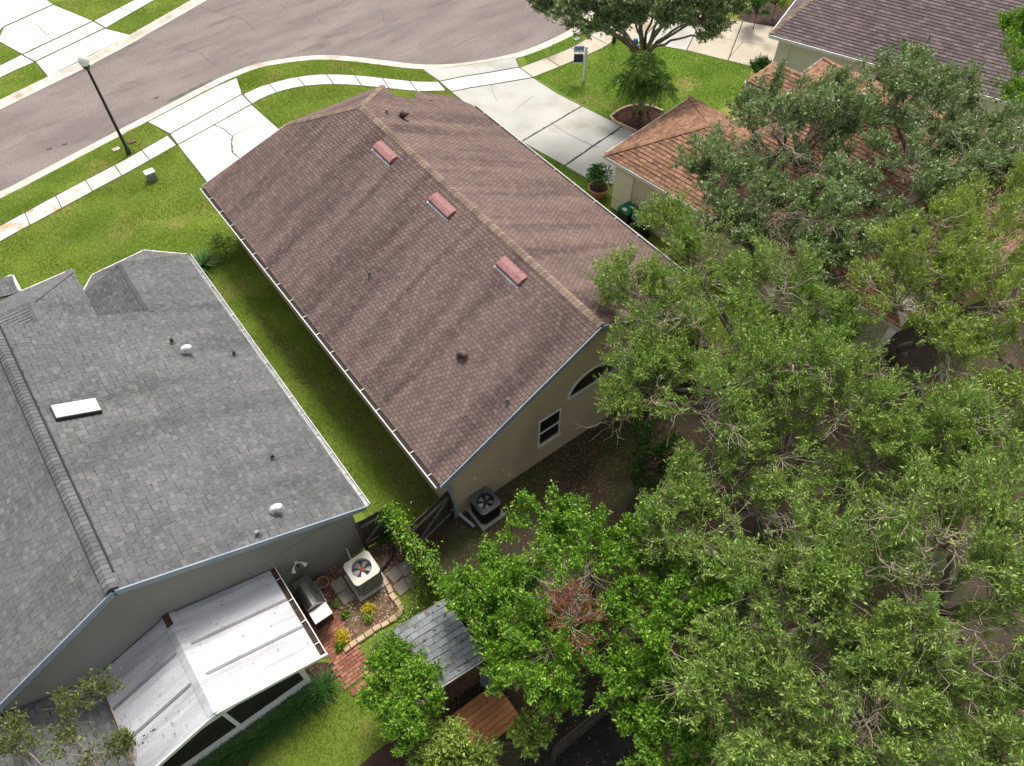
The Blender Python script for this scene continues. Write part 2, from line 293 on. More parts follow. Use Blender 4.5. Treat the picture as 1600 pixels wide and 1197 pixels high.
# ---- shingled roof surfaces: every tab is real geometry; the nearest 300 of a house are objects, the rest one 'stuff' part
UNIT = {}
def unit_tab(mt, th):
    k = (mt, th)
    if k not in UNIT:
        me = bpy.data.meshes.new('shingle')
        me.from_pydata([(0, 0, th), (1, 0, th), (1, 1, .004), (0, 1, .004), (0, 0, 0), (1, 0, 0), (1, 1, 0), (0, 1, 0)], [],
                       [(0, 1, 2, 3), (4, 5, 1, 0), (5, 6, 2, 1), (7, 4, 0, 3)])
        me.materials.append(MATS[mt]); me.update(); UNIT[k] = me
    return UNIT[k]
def shingle_faces(roof, faces, mt, exp=.127, wid=.16, th=.016, n_single=300, jit=0., gap=.006, holes=()):
    org = origin(roof); recs = []; mb = MB()
    for pts in faces:
        P = [np.array(p, float) for p in pts]
        n = np.cross(P[1]-P[0], P[2]-P[0])
        if abs(n[2]) < 1e-6: n = np.cross(P[2]-P[0], P[3]-P[0])
        n /= np.linalg.norm(n); n = n if n[2] > 0 else -n
        s = np.array([0, 0, 1.])-n*n[2]; s /= np.linalg.norm(s); e = np.cross(s, n); o = P[0]
        q = ccw([((p-o)@e, (p-o)@s) for p in P]); xs = [a for a, b in q]; ys = [b for a, b in q]
        y = min(ys)-.01; row = 0
        while y < max(ys):
            x = min(xs)-(row % 2)*wid*.5-random.random()*wid*(.3 if jit else .04)
            while x < max(xs):
                wd = wid*(1+random.uniform(-jit, jit)); w2 = wd-gap
                yy = y+(random.uniform(-.012, .012) if jit else random.uniform(-.003, .003))
                quad = [(x, yy), (x+w2, yy), (x+w2, yy+exp*OV), (x, yy+exp*OV)]
                ins = inside(np.array(quad), q)
                c = o+e*(x+w2/2)+s*(yy+exp/2)
                t = th*(1+(random.uniform(-.35, .5) if jit else 0)); dead = any(h(c) for h in holes)
                if not dead:
                    if ins.all(): recs.append((np.linalg.norm(c-CAM), o, e, s, n, x, yy, w2, t, None))
                    else:
                        cl = clip(quad, q)
                        if len(cl) > 2 and abs(area2(cl)) > .0008: recs.append((1e9, o, e, s, n, x, yy, w2, t, cl))
                x += wd
            y += exp; row += 1
    recs.sort(key=lambda r: r[0]); me = unit_tab(mt, 1.)
    for k, (d, o, e, s, n, x, y, w2, t, cl) in enumerate(recs):
        if cl is None and k < n_single:
            ob = link('shingle', me, roof); p = o+e*x+s*y-org; m = Matrix.Identity(4)
            for i in range(3): m[i][0] = e[i]*w2; m[i][1] = s[i]*exp*OV; m[i][2] = n[i]*t; m[i][3] = p[i]
            m[0][2], m[1][2], m[2][2] = [float(v) for v in n*t]; ob.matrix_local = m
        else:
            cl = cl or [(x, y), (x+w2, y), (x+w2, y+exp*OV), (x, y+exp*OV)]
            kk = len(cl); vs = []
            for lift in (1, 0):
                for a, b in cl:
                    f = 1-(b-y)/(exp*OV); vs.append(o+e*a+s*b+n*((.004+(t-.004)*f) if lift else 0))
            mb.add(vs, [tuple(range(kk))]+[(kk+i, kk+(i+1) % kk, (i+1) % kk, i) for i in range(kk)])
    if mb.f: tag(mb.build('shingles', mt, roof), kind='stuff')
def ridge_caps(roof, a, b, mt, la, lb, wid=.15, exp=.15, th=.02, down=(.5, .5)):
    # folded cap pieces overlapping along a ridge or hip from a to b; la, lb = directions down each side
    a, b = np.array(a, float), np.array(b, float); L = np.linalg.norm(b-a); d = (b-a)/L; n = int(L/exp); org = origin(roof)
    la = np.array(la, float); la /= np.linalg.norm(la); lb = np.array(lb, float); lb /= np.linalg.norm(lb)
    up = np.array([0, 0, 1.]); me = bpy.data.meshes.new('ridge_cap'); vs = []
    for t, lift in ((0, th+.018), (exp*1.3, th)):
        for l in (-1, 0, 1):
            p = d*t+up*lift+(la*wid if l < 0 else lb*wid if l > 0 else up*.008)
            vs.append(tuple(p)); vs.append(tuple(p-up*.014))
    f = [(0, 2, 8, 6), (2, 4, 10, 8), (1, 3, 2, 0), (3, 5, 4, 2), (0, 6, 7, 1), (5, 11, 10, 4), (6, 8, 9, 7), (8, 10, 11, 9)]
    me.from_pydata(vs, [], f); me.materials.append(MATS[mt]); me.update()
    for i in range(n):
        ob = link('ridge_cap', me, roof); ob.location = a+d*(i*exp)-org+np.array([0, 0, random.uniform(0, .004)])
def offset_poly(face, dz): return [(p[0], p[1], p[2]+dz) for p in face]
def deck(roof_parent, faces, name='roof', mt='roof_felt', th=.05):
    mb = MB()
    for f in faces:
        n = len(f); top = [np.array(p)-np.array([0, 0, .002]) for p in f]; bot = [p-np.array([0, 0, th]) for p in top]
        mb.add(top+bot, [tuple(range(n)), tuple(range(2*n-1, n-1, -1))]+[(i, i+n, (i+1) % n+n, (i+1) % n) for i in range(n)])
    return mb.build(name, mt, roof_parent)
def gutter(parent, a, b, out, mt='white_paint', strap=.85, wd=.13, ht=.11, debris='gutter_dirt'):
    a, b, out = np.array(a, float), np.array(b, float), np.array(out, float); up = np.array([0, 0, 1.]); t = .012
    mb = MB()
    mb.beam(a+out*wd-up*ht/2, b+out*wd-up*ht/2, t*2.0, ht); mb.beam(a+out*(wd/2)-up*ht, b+out*(wd/2)-up*ht, wd, t)
    gt = mb.build('gutter', mt, parent)
    MB().beam(a+out*(wd/2)-up*ht*.6, b+out*(wd/2)-up*ht*.6, wd*.9, .02).build('leaf_debris', debris, gt)
    L = np.linalg.norm(b-a); d = (b-a)/L; n = int(L/strap)
    me = None
    for i in range(n):
        p = a+d*(strap*(i+.5))
        if me is None:
            s0 = MB().beam(p-up*.004, p+out*(wd+.01)-up*.004, .02, .006).build('strap', mt, gt); me = s0.data; base = p
        else:
            ob = link('strap', me, gt); ob.location = p-base
    return gt
def crack(parent, pts, wd=.02, mt='crack', z=.0):
    P = [np.array(p, float) for p in pts]; Q = []
    for a, b in zip(P[:-1], P[1:]):
        n = max(2, int(np.linalg.norm(b-a)/.12))
        for i in range(n): Q.append(a+(b-a)*i/n+np.append(RNG.normal(0, .018, 2), 0)*(i > 0))
    Q.append(P[-1]); vs = []; fs = []
    for i, p in enumerate(Q):
        d = Q[min(i+1, len(Q)-1)]-Q[max(i-1, 0)]; d /= np.linalg.norm(d)+1e-9; e = np.array([-d[1], d[0], 0]); k = wd*random.uniform(.5, 1.3)/2
        vs += [p+e*k, p-e*k]
    for i in range(len(Q)-1): fs.append((2*i, 2*i+1, 2*i+3, 2*i+2))
    return MB().add([(p[0], p[1], p[2]+z) for p in vs], fs).build('crack', mt, parent)

# ------------------------------------------------------------------ the ground, road, kerbs, pavements
def struct(o, label=None): o['kind'] = 'structure'; return o
struct(MB().poly([(-300, -300, -.16), (300, -300, -.16), (300, 300, -.16), (-300, 300, -.16)]).build('ground', 'soil'))
near_px = [(-160, 382), (0, 299), (25, 287), (130, 232), (230, 180), (335, 125), (365, 112), (400, 99), (450, 90), (505, 85), (550, 88), (612, 95.5), (650, 100.5), (700, 101), (750, 94.5), (800, 85), (838, 72), (875, 55), (895, 44)]
near = [np.array(g(x, y, -.08)) for x, y in near_px]
near += [np.array(p) for p in ((24.6, 21.6), (27, 23.6), (28.6, 26.4), (29.2, 30), (28.4, 33.6), (26.3, 36.6), (23, 38.6), (19, 39.4), (14, 38.6))]
near = [n for n in near]
def smooth(P, it=2):
    for _ in range(it):
        Q = [P[0]]
        for a, b in zip(P[:-1], P[1:]): Q += [a*.75+b*.25, a*.25+b*.75]
        P = Q+[P[-1]]
    return P
near = smooth(near, 1)
fa, fb = np.array(g(0, 171, -.08)), np.array(g(323, 0, -.08)); fd = (fb-fa)/np.linalg.norm(fb-fa)
far = [fa-fd*40, fa, np.array(g(133, 106, -.08)), np.array(g(205, 68, -.08)), fb, fb+fd*3.5, fb+fd*6.5+np.array([.2, .6])]
start = near[0]-np.array([30*fd[0], 30*fd[1]])
road_poly = [tuple(start)]+[tuple(p) for p in near]+[(9.5, 37.3)]+[tuple(p) for p in far[::-1][1:]]
road = struct(MB().poly([(x, y, -.10) for x, y in ccw(road_poly)]).build('road', 'asphalt'))
def norm_off(P, d):
    out = []
    for i in range(len(P)):
        t = P[min(i+1, len(P)-1)]-P[max(i-1, 0)]; t = t/np.linalg.norm(t); out.append(P[i]+np.array([t[1], -t[0]])*d)
    return out
KW = .62
nk = norm_off([start]+near, KW)             # lawn side of the near kerb
kerb = thing('kerb', 'pale concrete rolled kerb and gutter along the road', 'kerb', kind='structure')
del kerb['category']; del kerb['label']
def kerb_run(P, d, step):
    # rolled profile: gutter pan, face, top
    Pn = [np.array(p) for p in P]; dist = [0]
    for a, b in zip(Pn[:-1], Pn[1:]): dist.append(dist[-1]+np.linalg.norm(b-a))
    prof = [(0, -.099), (0, -.085), (abs(d)*.42, -.092), (abs(d)*.72, .0), (abs(d)*.98, .014), (abs(d), -.1)]
    sgn = 1 if d > 0 else -1
    def pos(s):
        s = min(max(s, 0), dist[-1]-1e-6); i = int(np.searchsorted(dist, s, 'right')-1); i = min(i, len(Pn)-2); t = (s-dist[i])/(dist[i+1]-dist[i]); p = Pn[i]*(1-t)+Pn[i+1]*t
        a = pos_(s-.25); b = pos_(s+.25); tv = (b-a)/np.linalg.norm(b-a); return p, np.array([tv[1], -tv[0]])*sgn
    def pos_(s):
        s = min(max(s, 0), dist[-1]-1e-6); i = min(int(np.searchsorted(dist, s, 'right')-1), len(Pn)-2); t = (s-dist[i])/(dist[i+1]-dist[i]); return Pn[i]*(1-t)+Pn[i+1]*t
    s = 0
    while s < dist[-1]-.3:
        e = min(s+step, dist[-1]); mb = MB(); k = 6; b0 = 0
        for j in range(k+1):
            p, n = pos(s+.006+(e-s-.012)*j/k)
            for (o_, z) in prof: mb.v.append((p[0]+n[0]*o_, p[1]+n[1]*o_, z))
        m_ = len(prof)
        for j in range(k):
            for i in range(m_-1): mb.f.append((j*m_+i, (j+1)*m_+i, (j+1)*m_+i+1, j*m_+i+1) if sgn > 0 else (j*m_+i+1, (j+1)*m_+i+1, (j+1)*m_+i, j*m_+i))
        mb.build('kerb_segment', 'kerb', kerb); s = e
kerb_run([start+ (near[0]-start)*.8]+near, KW, 3.05); kerb_run(far, -KW, 3.05)
# lawns: near side (bounded by the kerb) and far side
lawn_near_poly = [tuple(p) for p in nk]+[(10, 60), (90, 60), (90, -60), (-90, -60), (-90, nk[0][1]-20)]
struct(MB().poly([(x, y, 0) for x, y in ccw(lawn_near_poly)]).build('lawn', 'lawn'))
fk = norm_off(far, -KW)
lawn_far_poly = [tuple(p) for p in fk]+[(9.4, 70), (-90, 70), (-90, fk[0][1])]
struct(MB().poly([(x, y, 0) for x, y in ccw(lawn_far_poly)]).build('lawn', 'lawn'))

CONC = []                                   # polygons that grass must keep off
def slab(parent, poly, mt, z=.02, gap=.011):
    poly = ccw(poly); CONC.append(poly)
    MB().poly([(x, y, .006+.0004*(len(CONC) % 7)) for x, y in shrink(poly, -.035)]).build('joint_bed', 'crack_dark', parent)  # dark joint bed; its rim outside the slab paints a shade edge against grass
    return MB().prism(shrink(poly, gap), -.12, z, .012, .01).build('slab', mt, parent)
def pxpoly(*pts): return [g(*p) for p in pts]
def strip_slabs(parent, up, lo, step, mts, z=.02):  # up, lo: pixel polylines of both long edges
    U_ = smooth([np.array(g(*p)) for p in up], 1); L_ = smooth([np.array(g(*p)) for p in lo], 1)
    def resample(P, n):
        d = [0]
        for a, b in zip(P[:-1], P[1:]): d.append(d[-1]+np.linalg.norm(b-a))
        return [np.array([np.interp(t*d[-1], d, [p[k] for p in P]) for k in (0, 1)]) for t in np.linspace(0, 1, n)], d[-1]
    _, ln = resample(U_, 2); n = max(1, round(ln/step)); k = 3
    A, _ = resample(U_, n*k+1); B, _ = resample(L_, n*k+1)
    for i in range(n):
        poly = [tuple(A[i*k+j]) for j in range(k+1)]+[tuple(B[i*k+j]) for j in range(k, -1, -1)]
        slab(parent, poly, mts[i % len(mts)] if not callable(mts) else mts(i, n), z, .02)
def path_thing(name): o = thing(name, None, None, kind='structure'); return o
# --- near sidewalk left of the drive, with rust stains at its far left end
sw = path_thing('sidewalk')
strip_slabs(sw, [(-120, 415), (0, 354), (100, 299), (188, 254), (262, 212)], [(-110, 445), (0, 377), (70, 340), (145, 299), (205, 267), (276, 227)], 1.5,
            lambda i, n: 'concrete_rust' if i < n-3 else 'concrete_white')
strip_slabs(sw, [(380, 148), (400, 138), (421, 131), (463, 120), (505, 116), (545, 117), (580, 120), (615, 124), (651, 128), (685, 128)],
            [(394, 163), (402, 157), (432, 144), (465, 136), (503, 132), (537, 132), (575, 135), (610, 139), (648, 142.5), (672, 143), (697, 142)], 1.5, ['concrete_white'])
sw2 = path_thing('sidewalk')
strip_slabs(sw2, [(812, 106), (850, 92), (900, 72), (935, 47), (950, 36)], [(833, 121), (866, 108), (900, 94), (950, 72), (962, 60), (972, 48)], 1.5, ['concrete_dirty'])
sw3 = path_thing('sidewalk')
strip_slabs(sw3, [(-60, 131), (0, 103), (34, 86)], [(-60, 152), (0, 121), (54, 97)], 1.5, ['concrete_white'])
strip_slabs(sw3, [(147, 33), (211, 0), (260, -26)], [(165, 44), (241, 0), (290, -26)], 1.5, ['concrete_white'])
# --- drive of the brown house (slabs: apron, walk strip, two tall slabs)
def kpt(x, y): p = g(x, y); return p
d1 = path_thing('driveway')
slab(d1, pxpoly((231, 191), (335, 137), (370, 122), (378, 147), (266, 209)), 'concrete_white')
slab(d1, pxpoly((266, 210), (378, 148), (393, 163), (278, 226)), 'concrete_white')
slab(d1, pxpoly((278, 227), (393, 164), (440, 206), (520, 280), (350, 330), (322, 283)), 'concrete_white')
Z2 = .0235
def cpx(parent, pts, wd=.025, mt='crack', z=Z2): return crack(parent, [(*g(*p), z) for p in pts], wd, mt)
cpx(d1, [(333, 195), (350, 202), (364, 213), (362, 227), (364, 240), (378, 250), (386, 257)], .075, 'crack'); cpx(d1, [(364, 213), (380, 203), (400, 195)], .035)
# --- shared wide drive of the orange-roofed house
d2 = path_thing('driveway')
slab(d2, pxpoly((660, 109), (700, 106), (750, 99), (805, 90), (811, 105), (765, 113), (720, 120), (687, 127)), 'concrete_worn')
slab(d2, pxpoly((687, 128), (720, 121), (765, 114), (811, 106), (832, 121), (780, 130), (735, 137), (705, 143)), 'concrete_white')
slab(d2, pxpoly((705, 144), (735, 138), (780, 131), (833, 122), (870, 146), (909, 166), (815, 221), (740, 172)), 'concrete_worn')
slab(d2, pxpoly((815.5, 222), (909.5, 166.5), (972, 197), (882, 259)), 'concrete_worn')
slab(d2, pxpoly((883, 260), (973, 198), (1012, 214), (1040, 270), (935, 292), (922, 282)), 'concrete_worn')
cpx(d2, [(815, 221.5), (862, 194), (909, 166)], .06, 'crack_dark')
cpx(d2, [(862, 194), (890, 211), (925, 228), (936, 232)], .035); cpx(d2, [(886, 256), (905, 243), (925, 228), (950, 213), (975, 201)], .04)
cpx(d2, [(800, 178), (815, 165), (832, 151)], .02); cpx(d2, [(768, 133), (771, 148), (778, 160)], .02)
# --- drive at the top right
d3 = path_thing('driveway')
slab(d3, pxpoly((952, 35), (990, 20), (1030, 30), (1000, 66), (964, 60), (973, 47)), 'concrete_dirty')
slab(d3, pxpoly((1031, 30), (1060, 14), (1100, 24), (1072, 79), (1001, 66)), 'concrete_worn')
slab(d3, pxpoly((1101, 24), (1160, 34), (1137, 95), (1073, 79)), 'concrete_dirty')
slab(d3, pxpoly((1161, 34), (1230, 46), (1222, 100), (1176, 105), (1138, 95)), 'concrete_dirty')
cpx(d3, [(1140, 90), (1152, 76), (1160, 66)], .03, 'crack_dark'); cpx(d3, [(1095, 48), (1125, 60), (1160, 66), (1200, 72)], .02)
# --- drive across the road
d4 = path_thing('driveway')
slab(d4, pxpoly((75, 120), (204, 55), (164, 45), (56, 97)), 'concrete_white')
slab(d4, pxpoly((55, 96), (163, 44), (146, 34), (36, 86)), 'concrete_white')
slab(d4, pxpoly((35, 85), (145, 33), (84, 8), (6, 43), (-3, 64)), 'concrete_white')
slab(d4, pxpoly((5, 42), (83, 7), (40, -22), (-60, 26), (-60, 40), (-10, 60)), 'concrete_white')
cpx(d4, [(36, 31), (55, 38), (68, 50), (83, 63)], .03); cpx(d4, [(60, 40), (72, 50), (86, 62)], .02)
# --- cracks, wheel marks and drain stains on the road
def rpx(pts, wd=.025, mt='crack_dark'): return crack(road, [(*g(*p, -.096), -.096) for p in pts], wd, mt)
rpx([(225, 60), (270, 75), (312, 82), (330, 98)], .02); rpx([(590, 8), (600, 20), (598, 33)], .02); rpx([(300, 5), (340, 20), (380, 30), (400, 48)], .02)
rpx([(192, 128), (230, 131)], .02); rpx([(495, 25), (503, 40)], .02); rpx([(510, 12), (500, 20), (480, 32)], .015); rpx([(330, 98), (336, 103)], .02)
for (x, y) in ((77, 233), (101, 226), (244, 153)): struct(MB().prism([tuple(np.array(g(x, y, -.1))+np.array(d)) for d in ((-.13, -.05), (.1, -.07), (.15, .05), (-.1, .07))], -.099, -.094).build('road_stain', 'crack_dark', road))
MB().prism(pxpoly((259, 158, -.1), (330, 124, -.1), (334, 128, -.1), (268, 161, -.1)), -.0995, -.0955).build('asphalt_patch', 'crack', road)
# --- mulch and soil beds (setting)
BEDS = []
def bed(poly, mt, z=.012): BEDS.append(ccw(poly)); return struct(MB().prism(poly, -.05, z).build('garden_bed', mt))
palm_bed = pxpoly((950, 186), (965, 175), (985, 167), (1012, 167), (1036, 175), (1040, 190), (994, 206)); bed(palm_bed, 'mulch_dark')
yard_px = [(690, 800), (712, 812), (935, 655), (1010, 610), (1180, 560), (1400, 520), (1640, 430), (1900, 420), (1900, 900), (1700, 1300), (1180, 1420), (800, 1300), (640, 1260), (610, 1197), (640, 1160), (690, 1130), (690, 1085), (730, 985), (715, 960), (640, 862)]
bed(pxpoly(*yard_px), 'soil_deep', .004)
gb = pxpoly((437, 960), (460, 915), (575, 860), (606, 842), (640, 872), (655, 910), (628, 912), (614, 918), (629, 956), (590, 985), (535, 1020), (510, 1000), (490, 960)); bed(gb, 'mulch', .006)
hedge_bed = pxpoly((480, 1035), (545, 1035), (540, 1052), (470, 1095), (430, 1130), (395, 1180), (370, 1240), (240, 1240), (300, 1180), (400, 1090)); bed(hedge_bed, 'mulch_dark', .006)
side_bed = pxpoly((655, 720), (690, 770), (690, 785), (640, 820), (600, 840), (640, 780)); 
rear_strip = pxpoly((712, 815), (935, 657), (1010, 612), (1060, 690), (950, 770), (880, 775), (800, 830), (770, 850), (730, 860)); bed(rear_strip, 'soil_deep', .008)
shrub_bed = pxpoly((1150, 28), (1190, 0), (1240, -20), (1260, 10), (1222, 44), (1190, 42)); bed(shrub_bed, 'mulch_dark', .006)
low_bed = pxpoly((560, 1197), (600, 1165), (625, 1148), (690, 1120), (700, 1240), (540, 1240)); bed(low_bed, 'mulch_dark', .008)

def scatter(name, poly, n, mt, size, z=.012, label=None, cat=None, tilt=.5, asp=.5, keep=None, lift=.02):
    P = np.array(poly); lo, hi = P.min(0), P.max(0); Q = RNG.uniform(lo, hi, (n*3, 2)); Q = Q[inside(Q, poly)][:n]
    if keep is not None: Q = Q[keep(Q)]
    k = len(Q); a = RNG.uniform(0, 2*np.pi, k); L = size*RNG.uniform(.5, 1.4, k); d = np.stack([np.cos(a), np.sin(a), RNG.normal(0, tilt*.5, k)], 1); e = np.stack([-np.sin(a), np.cos(a), RNG.normal(0, tilt*.5, k)], 1)
    c = np.concatenate([Q, z+RNG.uniform(.004, lift, (k, 1))], 1)
    V = np.stack([c-d*L[:, None]/2, c+e*L[:, None]*asp/2, c+d*L[:, None]/2, c-e*L[:, None]*asp/2], 1).reshape(-1, 3)
    o = npmesh(name, V, np.arange(k*4).reshape(-1, 4), mt); tag(o, label, cat, kind='stuff'); return o
scatter('wood_chips', gb, 2600, 'chip', .06, .006, 'pale and brown mulch chips in the bed by the beige condenser', 'mulch')
scatter('wood_chips', palm_bed, 1500, 'chip_dark', .09, .012, 'dark red mulch chips under the palm clump', 'mulch')
scatter('leaf_litter', rear_strip, 4200, 'litter', .06, .008, 'brown leaf litter along the rear wall of the brown house', 'leaf litter')
scatter('leaf_litter', ccw(pxpoly(*yard_px)), 16000, 'litter', .07, .004, 'fallen leaves scattered over the shaded back yard soil', 'leaf litter')
scatter('leaf_litter', ccw(pxpoly((395, 482), (440, 520), (640, 742), (700, 790), (680, 800), (640, 790), (560, 690), (480, 610), (420, 530))), 1500, 'litter', .06, .03, 'thin brown leaf litter on the grass between the houses', 'leaf litter')
side = [(-.55, .15), (.32, .2), (.32, 9), (-.1, 9), (-.25, 5), (-.7, 1.2)]; 
scatter('leaf_litter', ccw(side), 1500, 'litter', .06, .012, 'brown leaf litter strip along the left wall of the brown house', 'leaf litter')
struct(MB().prism(pxpoly((800, 1250), (815, 1180), (880, 1115), (950, 1075), (1020, 1110), (1040, 1260)), -.05, .016).build('garden_bed', 'soil_shade'))  # near-black patch painting the deep shade of the citrus on the ground
scatter('leaf_litter', hedge_bed, 900, 'litter', .06, .006, 'leaf litter in the dark bed below the patio roof', 'leaf litter')

def grass(poly, dens, mt, label, h=.055, patch=None):
    P = np.array(poly); lo, hi = P.min(0), P.max(0); n = int(dens*np.prod(hi-lo)); Q = RNG.uniform(lo, hi, (n, 2)); Q = Q[inside(Q, poly)]
    for c in CONC+BEDS:
        c = np.array(c); bb = (Q >= c.min(0)-.05).all(1) & (Q <= c.max(0)+.05).all(1)
        if bb.any(): k = np.ones(len(Q), bool); k[bb] = ~inside(Q[bb], c); Q = Q[k]
    k = len(Q); a = RNG.uniform(0, 2*np.pi, k); H = h*RNG.uniform(.5, 1.5, k)
    low = np.sin(Q[:, 0]*2.1+np.sin(Q[:, 1]*1.7)*2)+np.sin(Q[:, 1]*2.7+Q[:, 0]*.9); H *= 1+.18*low
    wv = RNG.uniform(.005, .011, k); lean = RNG.normal(0, .5, (k, 2))+np.array([.25, .1])
    b = np.concatenate([Q, np.zeros((k, 1))], 1); e = np.stack([np.cos(a), np.sin(a), 0*a], 1)*wv[:, None]
    tip = b+np.concatenate([lean*H[:, None], H[:, None]], 1)
    o = npmesh('grass', np.stack([b-e, b+e, tip], 1).reshape(-1, 3), np.arange(k*3).reshape(-1, 3), mt); tag(o, label, 'grass', kind='stuff'); return o
nkp = [tuple(p) for p in nk]
def nk_between(x0, x1): return [(x, y-.02) for x, y in nkp if x0 < x < x1 and y < 29]
grass(ccw(nk_between(-9, 14.0)+[g(735, 165), g(560, 150), (.4, 16.2), (.34, 16.0), (.34, .25), g(700, 800), g(600, 850), g(565, 800), g(300, 420), g(250, 480), g(60, 520), g(-60, 560)]), 1250, 'grass', 'mown yellow-green grass in front of and between the brown and grey houses')
grass(ccw(nk_between(17.9, 23.2)+[g(960, 58), g(1035, 71), g(1176, 104), g(1165, 150), g(1090, 190), g(1000, 205), g(950, 186), g(833, 121)]), 1000, 'grass_deep', 'deep green mown grass around the palm clump and sign')
grass(ccw(pxpoly((815, 222), (882, 260), (922, 282), (960, 310), (1020, 360), (1000, 372), (880, 270))), 1500, 'grass_deep', 'narrow green grass strip beside the right eave of the brown house')
grass(ccw(pxpoly((540, 1050), (590, 1020), (640, 1060), (690, 1120), (625, 1150), (590, 1180), (550, 1240), (370, 1240), (395, 1180), (430, 1130), (470, 1095))), 2000, 'grass', 'bright grass of the small back lawn beside the patio', .05)
grass(ccw([tuple(p) for p in fk[1:5]]+[g(330, -60), g(-120, 60), g(-120, 200)]), 900, 'grass', 'mown grass strips across the road beside the white drive')
grass(ccw(pxpoly((712, 820), (935, 660), (1020, 700), (1100, 800), (700, 900))), 160, 'grass_deep', 'patchy thin grass behind the brown house', .06)

# ------------------------------------------------------------------ brown-roofed house
H0 = 2.7; S0 = .507; WB = 11.413; RX = WB/2; ZR = H0+S0*RX
bl = lambda x, y: (x, y, H0+S0*x); brr = lambda x, y: (x, y, H0+S0*(WB-x))
hb = thing('house', 'beige stucco house with long brown shingled gable roof in the middle of the photo', 'house', (RX, 7, 0))
left_face = [bl(0, 0), bl(RX, 0), bl(RX, 13.283), bl(3.616, 15.52), bl(0, 16.58)]
clip_face = [bl(3.616, 15.52), (RX, 13.283, ZR), brr(7.796, 15.52)]
rights = [[brr(RX, 0), brr(WB, 0), brr(WB, 13.283), brr(RX, 13.283)], [brr(RX, 13.283), brr(7.8, 13.283), brr(7.796, 15.52)],
          [brr(7.8, 13.283), brr(WB, 13.283), brr(WB, 14.58), brr(7.8, 14.58)], [brr(8.64, 14.58), brr(WB, 14.58), brr(10.9, 15.2), brr(9.2, 15.33)]]
wl = MB(); x0, x1 = .33, WB-.33
def gable(xa, xb): return [(xa, 0), (xb, 0), (xb, H0+S0*(WB-xb)-.06), (RX, ZR-.06), (xa, H0+S0*xa-.06)]
pts = gable(x0, x1); n = len(pts)
wl.add([(x, .1, z) for x, z in pts]+[(x, 13.1, z) for x, z in pts], [tuple(range(n)), tuple(range(2*n-1, n-1, -1))]+[(i+n, (i+1) % n+n, (i+1) % n, i) for i in range(n)])
p6 = [(x0, 0), (x1, 0), (x1, H0+S0*(WB-x1)-.07), (8.2, H0+S0*(WB-8.2)-.07), (3.2, H0+S0*3.2-.07), (x0, H0+S0*x0-.07)]
wl.add([(x, 13.1, z) for x, z in p6]+[(x, 14.3, z) for x, z in p6], [tuple(range(6)), tuple(range(11, 5, -1))]+[(i+6, (i+1) % 6+6, (i+1) % 6, i) for i in range(6)])
wl.box(x0, 5.2, 14.3, 16.1, 0, H0+.05); wl.box(8.8, 11, 14.3, 14.9, 0, H0)
wall = wl.build('wall', 'stucco_taupe', hb)
MB().box(x0-.012, x1+.012, .085, .099, 2.66, 2.70).build('reveal_band', 'stucco_taupe', hb)
roof = deck(hb, [left_face, clip_face]+rights)
vent_spots = [(603, 239), (692, 322), (800, 424)]
shingle_faces(roof, [left_face, clip_face]+rights, 'shingle_brown', exp=.132, wid=.17, th=.02, gap=.013)
ridge_caps(roof, (RX, 0, ZR+.005), (RX, 13.2, ZR+.005), 'shingle_tan', (-1, 0, -S0), (1, 0, -S0), .15, .15)
ridge_caps(roof, bl(3.616, 15.5), (RX, 13.283, ZR), 'shingle_tan', (-1, -.4, -S0), (.6, .9, -.4), .13, .15)
ridge_caps(roof, brr(7.796, 15.5), (RX, 13.283, ZR), 'shingle_tan', (1, -.4, -S0), (-.6, .9, -.4), .13, .15)
ridge_caps(roof, brr(9.2, 15.3), brr(9.3, 14.55), 'shingle_tan', (-1, 0, -.3), (1, 0, -.3), .12, .15)
for a, b in ((bl(-.02, -.03), bl(RX, -.03)), (brr(WB+.02, -.03), brr(RX, -.03))):
    a, b = np.array(a), np.array(b); dz = np.array([0, 0, -.1]); MB().beam(a+dz, b+dz, .04, .19).build('fascia', 'fascia_blue', hb)
    MB().beam(a+np.array([0, .07, -.17]), b+np.array([0, .07, -.17]), .12, .02).build('soffit', 'stucco_taupe', hb)
for a, b in ((bl(0, 16.6), bl(3.616, 15.54)),):
    MB().beam(np.array(a)-np.array([0, 0, .09]), np.array(b)-np.array([0, 0, .09]), .04, .16).build('fascia', 'white_paint', hb)
MB().box(.0, .34, .0, 16.4, 2.52, 2.55).build('soffit', 'stucco_taupe', hb); MB().box(-.018, .0, .0, 16.5, 2.5, 2.69).build('fascia', 'stucco_taupe', hb)
gutter(hb, (-.02, 0, 2.69), (-.02, 16.5, 2.69), (-1, 0, 0), strap=.95, wd=.15, debris='roof_felt')
MB().box(WB, WB+.018, 0, 14.5, 2.5, 2.69).build('fascia', 'white_paint', hb); gutter(hb, (WB+.02, 0, 2.69), (WB+.02, 14.5, 2.69), (1, 0, 0), strap=1.2)
ds = MB(); ds.beam((.0, -.0, 2.56), (.25, .05, 2.2), .07, .06); ds.beam((.25, .05, 2.22), (.42, .04, .35), .08, .06, (0, 1, 0)); ds.beam((.42, .05, .36), (.62, -.55, .1), .09, .07); ds.build('downspout', 'fascia_blue', hb)
for z_ in (1.9, .7): MB().beam((.2, .075, z_), (.46, .075, z_), .02, .03, (0, 1, 0)).build('downspout_strap', 'fascia_blue', hb)
